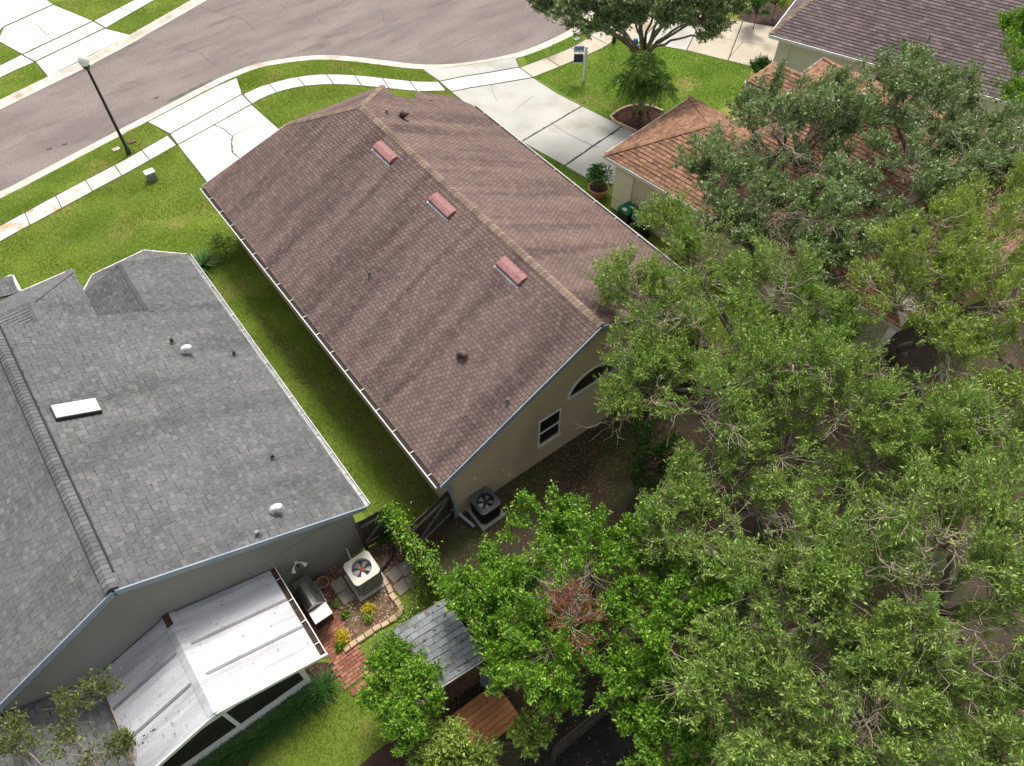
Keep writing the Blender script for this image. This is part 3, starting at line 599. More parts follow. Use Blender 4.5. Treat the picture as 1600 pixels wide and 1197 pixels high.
def window(parent, xa, xb, ya, za, zb, sash=True, sill='stucco_taupe'):   # on a wall facing -Y at y = ya
    fr = MB(); t = .05
    fr.box(xa, xb, ya-.03, ya-.002, za, za+t); fr.box(xa, xb, ya-.03, ya-.002, zb-t, zb); fr.box(xa, xa+t, ya-.03, ya-.002, za+t, zb-t); fr.box(xb-t, xb, ya-.03, ya-.002, za+t, zb-t)
    zm = (za+zb)/2; fr.box(xa+t, xb-t, ya-.034, ya-.004, zm-.03, zm+.03)
    wn = fr.build('window', 'white_paint', parent)
    for (p, q) in ((za+t, zm-.03), (zm+.03, zb-t)): MB().box(xa+t, xb-t, ya-.012, ya-.001, p, q).build('pane', 'glass', wn)
    MB().box(xa-.05, xb+.05, ya-.09, ya-.001, za-.1, za-.003).build('sill', sill, wn); return wn
window(hb, 3.62, 4.5, .1, 1.05, 2.47)
aw = MB(); N = 20; ca, ra, rb_ = RX, .98, .80
for k in range(N):
    a0, a1 = math.pi*k/N, math.pi*(k+1)/N
    q = [(ca+math.cos(a)*r_*ra, 2.78+math.sin(a)*r_*rb_) for a, r_ in ((a0, 1), (a1, 1), (a1, .92), (a0, .92))]
    aw.add([(x, .06, z) for x, z in q]+[(x, .098, z) for x, z in q], [(3, 2, 1, 0), (0, 1, 5, 4), (2, 3, 7, 6)])
aw.box(ca-ra, ca+ra, .05, .098, 2.70, 2.775); arch = aw.build('arched_window', 'white_paint', hb)
MB().poly([(ca+math.cos(math.pi*k/N)*ra*.93, .085, 2.776+math.sin(math.pi*k/N)*rb_*.93) for k in range(N+1)]).build('pane', 'glass', arch)
pw = MB(); pw.box(7.85, 10.9, .03, .098, 0, .12); pw.box(7.85, 10.9, .03, .098, 2.3, 2.42)
for x in (7.85, 9.35, 10.82): pw.box(x, x+.08, .03, .098, .12, 2.3)
porch = pw.build('screen_opening', 'dark_metal', hb); MB().box(7.93, 10.82, .07, .097, .12, 2.3).build('screen', 'screen', porch)
for (x, z, r) in ((1.18, 1.62, .08), (2.21, 1.03, .06), (2.45, .5, .05)):
    MB().tube([(x, .1, z), (x, .03, z)], r, 12).build('wall_cap', 'stucco_taupe', hb)
for (px, py) in vent_spots:                       # red slant-back roof vents just below the ridge
    c = onp(px, py, H0, S0); e = np.array([0, 1, 0.]); s = np.array([1, 0, S0]); s /= np.linalg.norm(s); nn = np.cross(s, e); nn = nn if nn[2] > 0 else -nn
    L2 = .57; vs = []
    prof = [(-.17, .0), (-.2, .075), (-.16, .11), (.02, .105), (.2, .025), (.2, .0)]
    for sg in (-1, 1):
        for a, b in prof: vs.append(c+e*sg*L2+s*a+nn*(b+.02))
    k = len(prof); v_ = MB().add(vs, [tuple(range(k-1, -1, -1)), tuple(range(k, 2*k))]+[(i, (i+1) % k, (i+1) % k+k, i+k) for i in range(k)]).build('roof_vent', 'vent_red', hb, bevel=.012)
    MB().beam(c-e*L2*1.0-s*.2+nn*.05, c+e*L2*1.0-s*.2+nn*.05, .02, .08, nn).build('louvre', 'dark_metal', v_)
    MB().beam(c-e*(L2+.03)-s*.245+nn*.024, c+e*(L2+.03)-s*.245+nn*.024, .07, .006, nn).build('flashing', 'white_worn', v_)
def pipe(parent, c, h=.22, r=.04, mt='lead', tail=None, streak='shingle_tan'):
    p = MB().tube([c-np.array([0, 0, .1]), c+np.array([0, 0, h])], r, 10).build('vent_pipe', mt, parent)
    MB()._lathe(c, [(r*2.4, -.03), (r*1.3, .06), (r*1.05, .1)], 10).build('pipe_boot', 'lead', p)
    if tail is not None:
        d = np.array(tail, float); MB().beam(c+d*.06+np.array([0, 0, .02]), c+d*.5+np.array([0, 0, .022]), .02, .005).build('runoff_streak', streak, p)
    return p
SD = np.array([-1, 0, -S0])/math.hypot(1, S0)
pipe(hb, onp(578, 432, H0, S0), .2, .035, 'vent_brown', SD); pipe(hb, onp(793, 630, H0, S0), .22, .04, 'vent_brown', SD)
def gooseneck(parent, c, d, r=.07, mt='vent_brown', inner=True):
    d = np.array(d, float); up = np.array([0, 0, 1.]); pts = [c-up*.08, c+up*.12, c+up*.2+d*.05, c+up*.23+d*.13, c+up*.2+d*.2, c+up*.16+d*.24]
    o = MB().tube(pts, [r, r, r*1.05, r*1.1, r*1.15, r*1.2], 12).build('roof_jack', mt, parent, smooth=True)
    if inner: MB().tube([pts[-1]+d*.004-up*.004, pts[-1]+d*.008-up*.006], r*1.0, 12).build('opening', 'black_paint', o)
    return o
gooseneck(hb, onp(718, 557, H0, S0), (.35, -.85, 0), .085); pr_ = H0+S0*WB
gooseneck(hb, onp(628, 184, pr_, -S0), (.5, -.85, 0), .1); pipe(hb, onp(605, 178, pr_, -S0), .2, .04, 'lead', -SD*np.array([1, 1, -1]))

# ------------------------------------------------------------------ grey-roofed house
GX, GZ, GS, GR = -2.05, 2.65, .5, -7.93
gr = lambda x, y: (x, y, GZ+GS*(GX-x)); GZR = GZ+GS*(GX-GR); glf = lambda x, y: (x, y, GZR-GS*(GR-x))
hg = thing('house', 'grey stucco house with weathered grey shingled roof at the left edge', 'house', (GR, 6, 0))
GY0, GY1 = .75, 10.35
g_main = [[gr(GX, GY0), gr(GX, GY1), gr(GR, GY1), gr(GR, GY0)], [gr(GX, GY1), gr(GX, 13.34), gr(-4.12, 13.04), gr(-4.15, GY1)], [glf(GR, GY0), glf(GR, GY1), glf(-13.9, GY1), glf(-13.9, GY0)]]
Z_ = GZ; rw = (-4.12, 13.04, GZ+GS*(GX+4.12)); rb2 = (-4.15, GY1, GZ+GS*(GX+4.15))
g_wing2 = [[rb2, rw, (-5.62, 13.75, Z_), (-5.62, GY1, Z_)], [rw, (-5.08, 14.39, Z_), (-5.62, 13.75, Z_)], [rw, (-3.19, 14.49, Z_), (-5.08, 14.39, Z_)], [rw, (-2.03, 13.34, Z_), (-3.19, 14.49, Z_)]]
pk = (-7.13, 13.39, 3.46)
g_wing1 = [[pk, (-5.57, 15.1, Z_), (-5.57, GY1, Z_), (-7.13, GY1, 3.46)], [pk, (-12, 13.39, 3.46), (-12, 15.1, Z_), (-5.57, 15.1, Z_)], [pk, (-7.13, GY1+.02, 3.0), (-12, GY1+.02, 3.0), (-12, 13.39, 3.46)],
           [(-7.36, 15.12, Z_-.02), (-7.36, 16.12, Z_-.02), (-9.0, 16.12, Z_+.35), (-9.0, 15.12, Z_+.35)]]
g_wing3 = [[(-9.76, .97, 2.12), (-9.76, -4.2, 2.12), (-13.6, -4.2, 4.24), (-13.6, .97, 4.24)]]   # rear wing beside the patio roof
groof = deck(hg, g_main+g_wing2+g_wing1+g_wing3, mt='felt_grey')
sk0 = np.array([-7.06, 6.45])
shingle_faces(groof, g_main+g_wing2+g_wing1+g_wing3, 'shingle_grey', exp=.13, wid=.165, th=.017, jit=.35)
ridge_caps(groof, (GR, GY0, GZR+.05), (GR, GY1, GZR+.05), 'shingle_grey', (-1, 0, -GS), (1, 0, -GS), .17, .135, .03)
for sg in (-1, 1):
    MB().beam((GR+sg*.17, GY0+.45, GZR-.05), (GR+sg*.17, GY1, GZR-.05), .03, .06).build('ridge_vent', 'black_paint', groof)
ridge_caps(groof, rw, (rb2[0], rb2[1]-.1, rb2[2]), 'shingle_grey', (-1, 0, -.6), (1, 0, -GS), .15, .15)
ridge_caps(groof, (-2.1, 13.32, Z_+.02), rw, 'shingle_grey', (-.1, -1, -.1), (.6, .6, -.5), .14, .15)
ridge_caps(groof, (-5.6, 15.08, Z_+.01), pk, 'shingle_grey', (1, -.8, -.4), (-.8, 1, -.4), .15, .15); ridge_caps(groof, (-12, 13.39, 3.46), pk, 'shingle_grey', (0, -1, -.4), (0, 1, -.4), .15, .15)
ridge_caps(groof, pk, (-7.13, GY1, 3.46), 'shingle_grey', (-1, 0, -.4), (1, 0, -.5), .15, .15); ridge_caps(groof, (-5.0, 14.3, Z_+.06), rw, 'shingle_grey', (-1, 0, -.5), (.5, .5, -.5), .12, .15)
wg = MB(); xa, xb = -13.5, -2.42
pts = [(xa, 0), (xb, 0), (xb, GZ+GS*(GX-xb)-.07), (GR, GZR-.07), (xa, GZR-GS*(GR-xa)-.07)]; n = len(pts)
wg.add([(x, 1.0, z) for x, z in pts]+[(x, 10.2, z) for x, z in pts], [tuple(range(n)), tuple(range(2*n-1, n-1, -1))]+[(i+n, (i+1) % n+n, (i+1) % n, i) for i in range(n)])
wg.box(-5.3, -2.42, 10.2, 13.1, 0, 2.55); wg.prism([(-5.3, 13.1), (-2.42, 13.1), (-3.3, 14.1), (-4.9, 14.1)], 0, 2.55); wg.box(-12, -5.9, 10.2, 14.7, 0, 2.5)
wg.box(-13.4, -9.98, -4.0, .998, 0, 2.1)
wg.build('wall', 'stucco_grey', hg)
MB().beam((-9.73, -4.2, 2.06), (-9.73, .95, 2.06), .03, .1).build('fascia', 'white_worn', hg)
MB().box(-13.4, -2.5, .985, .999, 2.45, 2.475).build('reveal_band', 'stucco_grey', hg)
for a, b in ((gr(GX-.01, GY0-.025), gr(GR, GY0-.025)), (glf(-13.9, GY0-.025), glf(GR, GY0-.025))):
    a, b = np.array(a), np.array(b); MB().beam(a-np.array([0, 0, .09]), b-np.array([0, 0, .09]), .04, .18).build('fascia', 'fascia_blue', hg)
    MB().beam(a+np.array([0, .13, -.17]), b+np.array([0, .13, -.17]), .22, .02).build('soffit', 'fascia_blue', hg)
MB().box(GX, GX+.018, GY0, 13.3, 2.46, 2.64).build('fascia', 'white_worn', hg)
gutter(hg, (GX+.02, GY0, 2.64), (GX+.02, 13.3, 2.64), (1, 0, 0), 'white_worn', .85, .12, debris='lead')
for a, b in (((-2.03, 13.36), (-3.19, 14.51)), ((-3.19, 14.51), (-5.08, 14.41)), ((-5.08, 14.41), (-5.64, 13.77)), ((-5.57, 15.12), (-12, 15.12)), ((-7.34, 15.14), (-7.34, 16.12)), ((-7.36, 16.14), (-9, 16.14))):
    MB().beam((*a, 2.6), (*b, 2.6), .09, .1).build('gutter', 'white_worn', hg)
gn = np.array([GS, 0, 1.])/math.hypot(1, GS); gs_ = np.array([-1, 0, GS])/math.hypot(1, GS); ge = np.array([0, 1, 0.])
skc = onp(119, 643, GZ+GS*GX, -GS)
MB().beam(skc-gs_*.55+gn*.06, skc+gs_*.55+gn*.06, .52, .12, gn).build('skylight_curb', 'dark_metal', hg)
MB().beam(skc-gs_*.53+gn*.135, skc+gs_*.53+gn*.135, .48, .03, gn).build('skylight_pane', 'skylight', hg, bevel=.01)
gt_ = np.array([1, 0, -GS])/math.hypot(1, GS)
for (px, py, tl) in ((270, 536, True), (367, 555, True), (427, 716, True), (404, 836, False)): pipe(hg, onp(px, py, GZ+GS*GX, -GS), .2, .05, 'dark_metal' if tl else 'lead', gt_ if tl else None, 'shingle_shed')
for (px, py) in ((288, 552), (427, 801)): gooseneck(hg, onp(px, py, GZ+GS*GX, -GS), (.9, -.3, 0), .085, 'white_paint', False)
# twin flood light on the grey rear wall
fl = thing('flood_light', 'white twin flood light on the grey rear wall', 'light', (-4.37, .98, 1.6))
MB().tube([(-4.37, .99, 1.6), (-4.37, .95, 1.6)], .06, 12).build('mount', 'white_paint', fl)
for sg in (-1, 1):
    MB().tube([(-4.37, .95, 1.6), (-4.37+sg*.09, .9, 1.62), (-4.37+sg*.14, .86, 1.6), (-4.37+sg*.2, .76, 1.54)], [.018, .02, .03, .075], 12).build('lamp_head', 'white_paint', fl, smooth=True)
MB().tube([(-4.37, .95, 1.58), (-4.37, .9, 1.45)], .03, 8).build('sensor', 'black_paint', fl)

# ------------------------------------------------------------------ patio cover
pc = thing('patio_cover', 'white metal gable patio roof attached to the grey house', 'patio cover', (-7.4, -.5, 0))
PR, PE, PL, PY0, PY1, PZ, PZR = -7.62, -5.05, -9.72, -1.92, .97, 2.05, 2.98
PZL = 2.2; PX = -5.68; PWY = -1.72
def panel(xa, xb, za, zb, y0, y1, mt='patio_roof', th=.06, name='roof_panel'):
    return MB().add([(xa, y0, za), (xb, y0, zb), (xb, y1, zb), (xa, y1, za), (xa, y0, za-th), (xb, y0, zb-th), (xb, y1, zb-th), (xa, y1, za-th)],
                    [(0, 1, 2, 3), (7, 6, 5, 4), (0, 4, 5, 1), (1, 5, 6, 2), (2, 6, 7, 3), (3, 7, 4, 0)]).build(name, mt, pc)
ys = [PY0, -1.12, -.32, .3, PY1]; ys = [PY0, -.95, -.05, PY1]
for a, b in zip(ys[:-1], ys[1:]):
    panel(PR+.0, PE, PZR, PZ, a+.012, b-.012); panel(PL, PR-.0, PZL, PZR, a+.012, b-.012)
for y in ys[1:-1]:
    for (xa, za, xb, zb) in ((PR+.22, PZR-.08, PE, PZ), (PL, PZL, PR-.2, PZR-.07)):
        MB().beam((xa, y, za+.008), (xb, y, zb+.008), .07, .03).build('panel_seam', 'patio_seam', pc)
cp = MB(); cp.add([(PR-.17, y, PZR-.035) for y in (PY0-.02, PY1)]+[(PR, y, PZR+.06) for y in (PY0-.02, PY1)]+[(PR+.2, y, PZR-.03) for y in (PY0-.02, PY1)], [(0, 2, 3, 1), (2, 4, 5, 3), (0, 4, 2)]); cp.build('ridge_flashing', 'patio_roof', pc)
MB().box(PR-.1, PR+.06, .62, .95, PZR+.02, PZR+.075).build('flashing_patch', 'gutter_dirt', pc)
gutter(pc, (PE+.01, PY0, PZ+.0), (PE+.01, PY1, PZ+.0), (1, 0, 0), 'white_paint', .72, .14)
for (xa, za, xb, zb) in ((PR, PZR, PE+.15, PZ-.03), (PL, PZL, PR, PZR)):
    MB().beam((xa, PY0-.025, za-.05), (xb, PY0-.025, zb-.05), .05, .13).build('front_fascia', 'white_paint', pc)
for x in (-9.5, -7.62, PX):
    MB().box(x-.05, x+.05, PWY+.06, PWY+.16, 0, 2.0 if x > -9 else 2.1).build('post', 'white_paint', pc)
MB().box(-9.5, PX, PWY+.07, PWY+.15, 1.9, 1.99).build('beam', 'white_paint', pc)
MB().box(-9.5, PX, PWY+.07, PWY+.15, .0, .6).build('knee_wall', 'white_paint', pc)
MB().box(PX-.04, PX+.04, PWY+.16, .95, .0, .6).build('knee_wall', 'white_paint', pc)
MB().box(-9.4, PX-.08, PWY+.1, PWY+.12, .6, 1.9).build('screen', 'screen', pc); MB().box(PX-.01, PX+.01, PWY+.2, .9, .6, 1.9).build('screen', 'screen', pc)
MB().add([(-9.5, PWY+.1, 2.0), (PX+.2, PWY+.1, 1.99), (PR, PWY+.1, 2.85)], [(0, 1, 2)]).build('gable_screen', 'screen', pc)
BEDS.append(ccw([(-14, -4), (-9.7, -4), (-9.7, 1), (-14, 1)]))

# ------------------------------------------------------------------ back yard of the grey house
def condenser(label, c, w_, h_, fin, top, blade, hub, name='air_conditioner'):
    t = thing(name, label, 'air conditioner', (c[0], c[1], 0)); x, y = c; r = w_/2
    MB().box(x-r-.08, x+r+.08, y-r-.08, y+r+.08, .0, .07).build('pad', 'concrete_worn', t, bevel=.01)
    def rr(k, rad=.12):
        out = []
        for sx, sy, a0 in ((1, 1, 0), (-1, 1, 90), (-1, -1, 180), (1, -1, 270)):
            for q in range(5): a = math.radians(a0+q*22.5); out.append((x+sx*(k-rad)+rad*math.cos(a), y+sy*(k-rad)+rad*math.sin(a)))
        return out
    MB().prism(rr(r-.03), .07, h_-.22).build('coil_casing', fin, t)
    n = int(w_/.06); me = None
    for sd in range(4):                       # louvre ribs
        for i in range(n):
            q = -r+.1+(w_-.2)*i/(n-1); p = {0: (x+q, y-r+.018), 1: (x+q, y+r-.018), 2: (x-r+.018, y+q), 3: (x+r-.018, y+q)}[sd]
            s_ = .012; b = MB().box(p[0]-s_, p[0]+s_, p[1]-s_*1.4, p[1]+s_*1.4, .1, h_-.07).build('louvre', fin, t)
    tp = MB(); R0 = rr(r+.01, .14); N_ = len(R0); fr = w_*.36
    ring = [(x+fr*math.cos(2*math.pi*(i+.5)/N_), y+fr*math.sin(2*math.pi*(i+.5)/N_)) for i in range(N_)]
    tp.add([(a, b, h_-.06) for a, b in R0]+[(a, b, h_-.01) for a, b in R0]+[(a, b, h_+.015) for a, b in ring]+[(a, b, h_-.12) for a, b in ring],
           [(i, (i+1) % N_, (i+1) % N_+N_, i+N_) for i in range(N_)]+[(i+N_, (i+1) % N_+N_, (i+1) % N_+2*N_, i+2*N_) for i in range(N_)]+[(i+2*N_, (i+1) % N_+2*N_, (i+1) % N_+3*N_, i+3*N_) for i in range(N_)])
    tp.build('top_cover', top, t)
    MB().prism([(x+fr*.99*math.cos(a*math.pi/12), y+fr*.99*math.sin(a*math.pi/12)) for a in range(24)], h_-.2, h_-.17).build('fan_well', 'black_paint', t)
    for k in range(5):
        a = 2*math.pi*k/5+.3; b = a+.75
        MB().add([(x+.07*math.cos(a), y+.07*math.sin(a), h_-.10), (x+fr*.93*math.cos(a), y+fr*.93*math.sin(a), h_-.09), (x+fr*.93*math.cos(b), y+fr*.93*math.sin(b), h_-.13), (x+.07*math.cos(b), y+.07*math.sin(b), h_-.12)], [(0, 1, 2, 3)]).build('fan_blade', blade, t)
    MB()._lathe((x, y, h_-.11), [(.0, .04), (.075, .035), (.08, 0), (.08, -.05)], 14).build('fan_hub', hub, t)
    gd = MB()
    for rad in (.1, .17, .24, .31):
        if rad < fr: gd.tube([(x+rad*math.cos(2*math.pi*i/24), y+rad*math.sin(2*math.pi*i/24), h_+.01+.02*(1-rad/fr)) for i in range(25)], .003, 4, False)
    for k in range(12): a = 2*math.pi*k/12; gd.tube([(x+.05*math.cos(a), y+.05*math.sin(a), h_+.03), (x+fr*math.cos(a), y+fr*math.sin(a), h_+.012)], .003, 4, False)
    gd.build('fan_guard', 'dark_metal' if 'dark' in top else 'lead', t); return t
condenser('dark square air conditioner condenser on a pad behind the brown house', (1.22, -.35), .74, .84, 'black_paint', 'ac_dark', 'fan_blade', 'dark_metal')
condenser('beige topped air conditioner condenser with red fan hub by the grey wall', (-2.93, .02), .82, .95, 'ac_grey', 'ac_beige', 'fan_blade', 'fan_hub_red')
lp = thing('refrigerant_line', 'thin pale pipe leading from the beige condenser to the wall', 'pipe', (-2.9, .5, 0))
MB().tube([(-3.0, .42, .5), (-3.0, .7, .55), (-2.95, .99, .6)], .02, 8).build('pipe', 'white_worn', lp)
gl = thing('gas_grill', 'stainless steel gas grill on a cart beside the patio roof', 'grill', (-4.5, .05, 0))
def hull(xa, xb, y0, y1, z0, z1, mt, nm, bv=.02): return MB().box(xa, xb, y0, y1, z0, z1).build(nm, mt, gl, bevel=bv)
hull(-4.78, -4.26, -.42, .58, .1, .8, 'dark_metal', 'cart'); hull(-4.8, -4.24, -.45, .3, .8, .9, 'steel', 'firebox')
lid = MB(); k = 9
prof = [(-.28+.56*i/(k-1), .9+.26*math.sin(math.pi*min(1, .12+.88*i/(k-1)))) for i in range(k)]
lid.add([(-4.52+a, -.2, z) for a, z in prof]+[(-4.52+a, .55, z) for a, z in prof], [tuple(range(k)), tuple(range(2*k-1, k-1, -1))]+[(i, i+k, i+k+1, i+1) for i in range(k-1)]+[(0, k-1, 2*k-1, k)]); lo_ = lid.build('lid', 'steel', gl, smooth=False)
MB().tube([(-4.22, -.15, 1.0), (-4.19, -.1, 1.03), (-4.19, .45, 1.03), (-4.22, .5, 1.0)], .014, 8).build('handle', 'dark_metal', lo_)
hull(-4.78, -4.24, -.62, -.22, .88, .92, 'white_paint', 'side_shelf', .008); hull(-4.78, -4.26, .56, .84, .88, .91, 'steel', 'side_shelf', .008)
hull(-4.25, -4.2, -.2, .55, .74, .88, 'steel', 'control_panel', .008)
for y in (-.1, .15, .4): MB().tube([(-4.2, y, .81), (-4.16, y, .81)], .028, 10).build('knob', 'black_paint', gl)
for x in (-4.74, -4.3):
    for y in (-.38, .54): MB().tube([(x-.02, y, .05), (x+.02, y, .05)], .05, 12).build('wheel', 'black_paint', gl)
po = thing('plant_pot', 'empty round plant pot between the grill and the beige condenser', 'pot', (-4.02, .62, 0))
MB()._lathe((-4.02, .62, 0), [(.11, 0), (.17, .3), (.19, .3), (.19, .34), (.165, .34), (.15, .2)], 20).build('pot_body', 'terracotta', po)
MB()._lathe((-4.02, .62, 0), [(.155, .22), (0.001, .22)], 20).build('potting_soil', 'soil', po)
# stepping pavers, round and square
def paver(cx, cy, w_, rot, label, mt='paver_light'):
    c, s = math.cos(rot), math.sin(rot); P = [(cx+(a*c-b*s)*w_/2, cy+(a*s+b*c)*w_/2) for a, b in ((-1, -1), (1, -1), (1, 1), (-1, 1))]
    o = MB().prism([(a-cx, b-cy) for a, b in P], 0, .045, .012, .012).build('stepping_stone', mt, loc=None); o.location = (cx, cy, .006); return tag(o, label, 'paver', 'square concrete stepping stones')
for (px, py, lb) in ((617, 898, 'square stepping stone right of the beige condenser, farthest left of four'), (634, 888, 'square grey stepping stone nearest the vine fence, upper of two'), (645, 908, 'square pale grey stepping stone nearest the vine fence, lower of two'), (628, 918, 'mossy square stepping stone lowest of the four by the stone edging'),
                     (530, 915, 'tan square stepping stone left of the beige condenser'), (541, 932, 'dark square stepping stone below the tan one near the beige condenser')):
    p = g(px, py); paver(p[0], p[1], .40, .1+random.uniform(-.1, .1), lb)
# stone edging of the bed: 22 stones, each its own piece
eg = thing('stone_edging', 'line of tan edging stones around the mulch bed', 'edging', (-3.3, -1.7, 0))
edge_px = [(600, 905), (606, 916), (612, 928), (619, 938), (626, 948), (629, 957), (620, 964), (608, 972), (596, 979), (583, 986), (570, 995), (558, 1003), (547, 1011), (538, 1018)]
EP = [np.array(g(*p)) for p in edge_px]
for a, b in zip(EP[:-1], EP[1:]):
    nseg = 2 if np.linalg.norm(b-a) > .32 else 1
    for q in range(nseg):
        p0 = a+(b-a)*q/nseg; p1 = a+(b-a)*(q+1)/nseg; d = p1-p0; L = np.linalg.norm(d); d /= L; e = np.array([-d[1], d[0]]); wv = random.uniform(.065, .085); h_ = random.uniform(.09, .13); jt = random.uniform(-.015, .015)
        P = [tuple(p0+d*.01+e*(wv+jt)), tuple(p1-d*.01+e*(wv+jt*.5)), tuple(p1-d*.01-e*(wv-jt)), tuple(p0+d*.01-e*(wv-jt))]
        MB().prism(P, 0, h_, .015, .015).build('edge_stone', 'edge_stone', eg)
# brick path beside the patio roof and the small brick landing
bp = path_thing('brick_path')
A_, B_, C_, D_ = [np.array(g(*p)) for p in ((440, 945), (485, 925), (540, 1035), (495, 1062))]
xs0 = -4.92; nb = 0
for j in range(30):
    y = .3-j*.105
    for i in range(4):
        x = -4.92+i*.215-(j % 2)*.1
        if y < -2.35: break
        if x+.2 > -4.02-(0 if y > -1.5 else -.25): continue
        MB().prism([(x, y), (x+.205, y), (x+.205, y+.097), (x, y+.097)], -.03, .035+random.uniform(-.004, .005), .008, .008).build('brick', 'brick', bp)
for i in range(7):                           # soldier course at the end of the path
    x = -4.92+i*.16
    MB().prism([(x, -2.62), (x+.15, -2.62), (x+.15, -2.42), (x, -2.42)], -.03, .055+random.uniform(-.004, .004), .008, .008).build('brick', 'brick', bp)
# ------------------------------------------------------------------ fences and gates
def fence(label, a, b, h=1.8, name='fence', brace=None, side=1, board=.14, gapb=.004, post_every=1.9, cat='fence'):
    a, b = np.array(a, float), np.array(b, float); L = np.linalg.norm(b-a); d = (b-a)/L; e = np.array([-d[1], d[0]])*side
    t = thing(name, label, cat, (a[0], a[1], 0)); n = int(L/board)
    bw = L/n
    for i in range(n):
        p = a+d*bw*(i+.5); hh = h+random.uniform(-.02, .02); q = [p-d*(bw-gapb)/2-e*.011, p+d*(bw-gapb)/2-e*.011, p+d*(bw-gapb)/2+e*.011, p-d*(bw-gapb)/2+e*.011]
        MB().prism(q, .04, hh).build('board', 'wood_fence', t)
    k = max(1, round(L/post_every))
    for z in (.35, h-.3):
        pa, pb = a+e*.035, b+e*.035; MB().beam((*pa, z), (*pb, z), .045, .09).build('rail', 'wood_grey' if brace else 'wood_fence', t)
    for i in range(k+1):
        p = a+d*L*i/k+e*.06; MB().box(p[0]-.045, p[0]+.045, p[1]-.045, p[1]+.045, 0, h+.06).build('post', 'wood_fence', t)
    if brace: pa, pb = a+e*.04, b+e*.04; MB().beam((*(pa if brace > 0 else pb), .4), (*(pb if brace > 0 else pa), h-.34), .04, .08).build('brace', 'wood_grey', t)
    return t
fence('dark wooden gate with diagonal brace between the grey house and the vine fence', (-2.42, .92), (-1.46, .86), 1.75, 'gate', 1, -1, .12, cat='gate')
fence('dark wooden gate with diagonal brace against the brown house corner', (-1.32, -.12), (.28, .2), 1.75, 'gate', 1, -1, .12, cat='gate')
fence('dark board fence under the vine, running from the gates to the shed', (-1.44, .84), (-1.5, -5.0), 1.75, 'fence', None, -1)
fence('short dark board fence in the deep shade at the bottom edge', (-1.6, -7.1), (.5, -7.12), 1.7, 'fence', None, -1)
lim = thing('downed_log', 'rotting grey log lying between the beige condenser and the fence', 'log', (-2.1, .2, 0))
MB().tube([(-2.45, .02, .1), (-2.25, .12, .11), (-2.0, .2, .12), (-1.75, .36, .1)], [.07, .1, .1, .05], 10).build('log', 'bark_dark', lim, smooth=True)
# ------------------------------------------------------------------ shed and deck
sh = thing('shed', 'small brown shed with pale grey shingle roof beside the small tree', 'shed', (-2.6, -3.5, 0))
sf = [(-3.40, -4.34, 2.05), (-1.69, -4.48, 2.05), (-1.73, -2.68, 2.36), (-3.52, -2.53, 2.36)]
sroof = deck(sh, [sf], th=.07, mt='felt_grey'); shingle_faces(sroof, [sf], 'shingle_shed', exp=.165, wid=.25, th=.011, jit=.3, gap=.006)
MB().add([(x, y, 0) for x, y in ((-3.35, -4.3), (-1.85, -4.4), (-1.85, -2.75), (-3.35, -2.6))]+[(-3.35, -4.3, 1.95), (-1.85, -4.4, 1.95), (-1.85, -2.75, 2.25), (-3.35, -2.6, 2.25)], [(0, 1, 5, 4), (1, 2, 6, 5), (2, 3, 7, 6), (3, 0, 4, 7)]).build('wall', 'shed_wall', sh)
MB().beam((-3.4, -4.36, 1.98), (-1.69, -4.5, 1.98), .03, .09).build('trim', 'white_worn', sh)
def debris(parent, f, n, mt, size):
    P0, P1, P3 = [np.array(f[i], float) for i in (0, 1, 3)]; a, b = RNG.uniform(.04, .96, (n, 1)), RNG.beta(1.2, 1, (n, 1))*.94+.03; C = P0+(P1-P0)*a+(P3-P0)*b+np.array([0, 0, .03]); e1, e2 = unit(P1-P0), unit(P3-P0); t_ = RNG.uniform(0, 6.3, (n, 1))
    leaf_dir = e1*np.cos(t_)+e2*np.sin(t_); w_ = -e1*np.sin(t_)+e2*np.cos(t_); L = size*RNG.uniform(.5, 1.6, (n, 1)); k = RNG.uniform(.12, .5, (n, 1))
    V = np.stack([C-leaf_dir*L/2, C+w_*L*k/2, C+leaf_dir*L/2+np.array([0, 0, .01]), C-w_*L*k/2], 1).reshape(-1, 3); tag(npmesh('leaf_debris', V, np.arange(n*4).reshape(-1, 4), mt, parent), kind='stuff')
unit = lambda v: v/(np.linalg.norm(v, axis=-1, keepdims=True)+1e-9)
debris(sh, sf, 60, 'litter', .09); debris(pc, [(PR+.25, PY0+.1, PZR-.06), (PE, PY0+.1, PZ+.03), 0, (PR+.25, PY1, PZR-.06)], 55, 'litter', .05); debris(pc, [(PL, PY0+.1, PZL+.03), (PR-.2, PY0+.1, PZR-.05), 0, (PL, PY1, PZL+.03)], 70, 'litter', .05)
debris(hb, [(RX, .2, ZR), (WB, .2, H0), 0, (RX, 6, ZR)], 160, 'litter', .06)
for i in range(10):
    x = -3.33+i*.165; MB().box(x, x+.03, -4.41-.0, -4.30, .05, 1.9).build('batten', 'shed_wall', sh)
dk = thing('wood_deck', 'small orange-brown wooden deck below the shed', 'deck', (-2.3, -5.2, 0))
for i in range(8):
    y = -5.85+i*.148; MB().prism([(-3.05, y), (-1.62, y-.03), (-1.62, y+.108), (-3.05, y+.138)], .16, .2, .006, .006).build('deck_board', 'deck_wood', dk)
for x in (-2.95, -2.35, -1.75): MB().box(x-.03, x+.03, -5.8, -4.72, .02, .159).build('joist', 'wood_fence', dk)
ch = thing('patio_chair', 'grey plastic patio chair beside the deck and the shed', 'chair', (-1.72, -4.62, 0))
cx, cy = -1.75, -4.72
MB().box(cx-.22, cx+.22, cy-.2, cy+.2, .42, .46).build('seat', 'utility_grey', ch, bevel=.02)
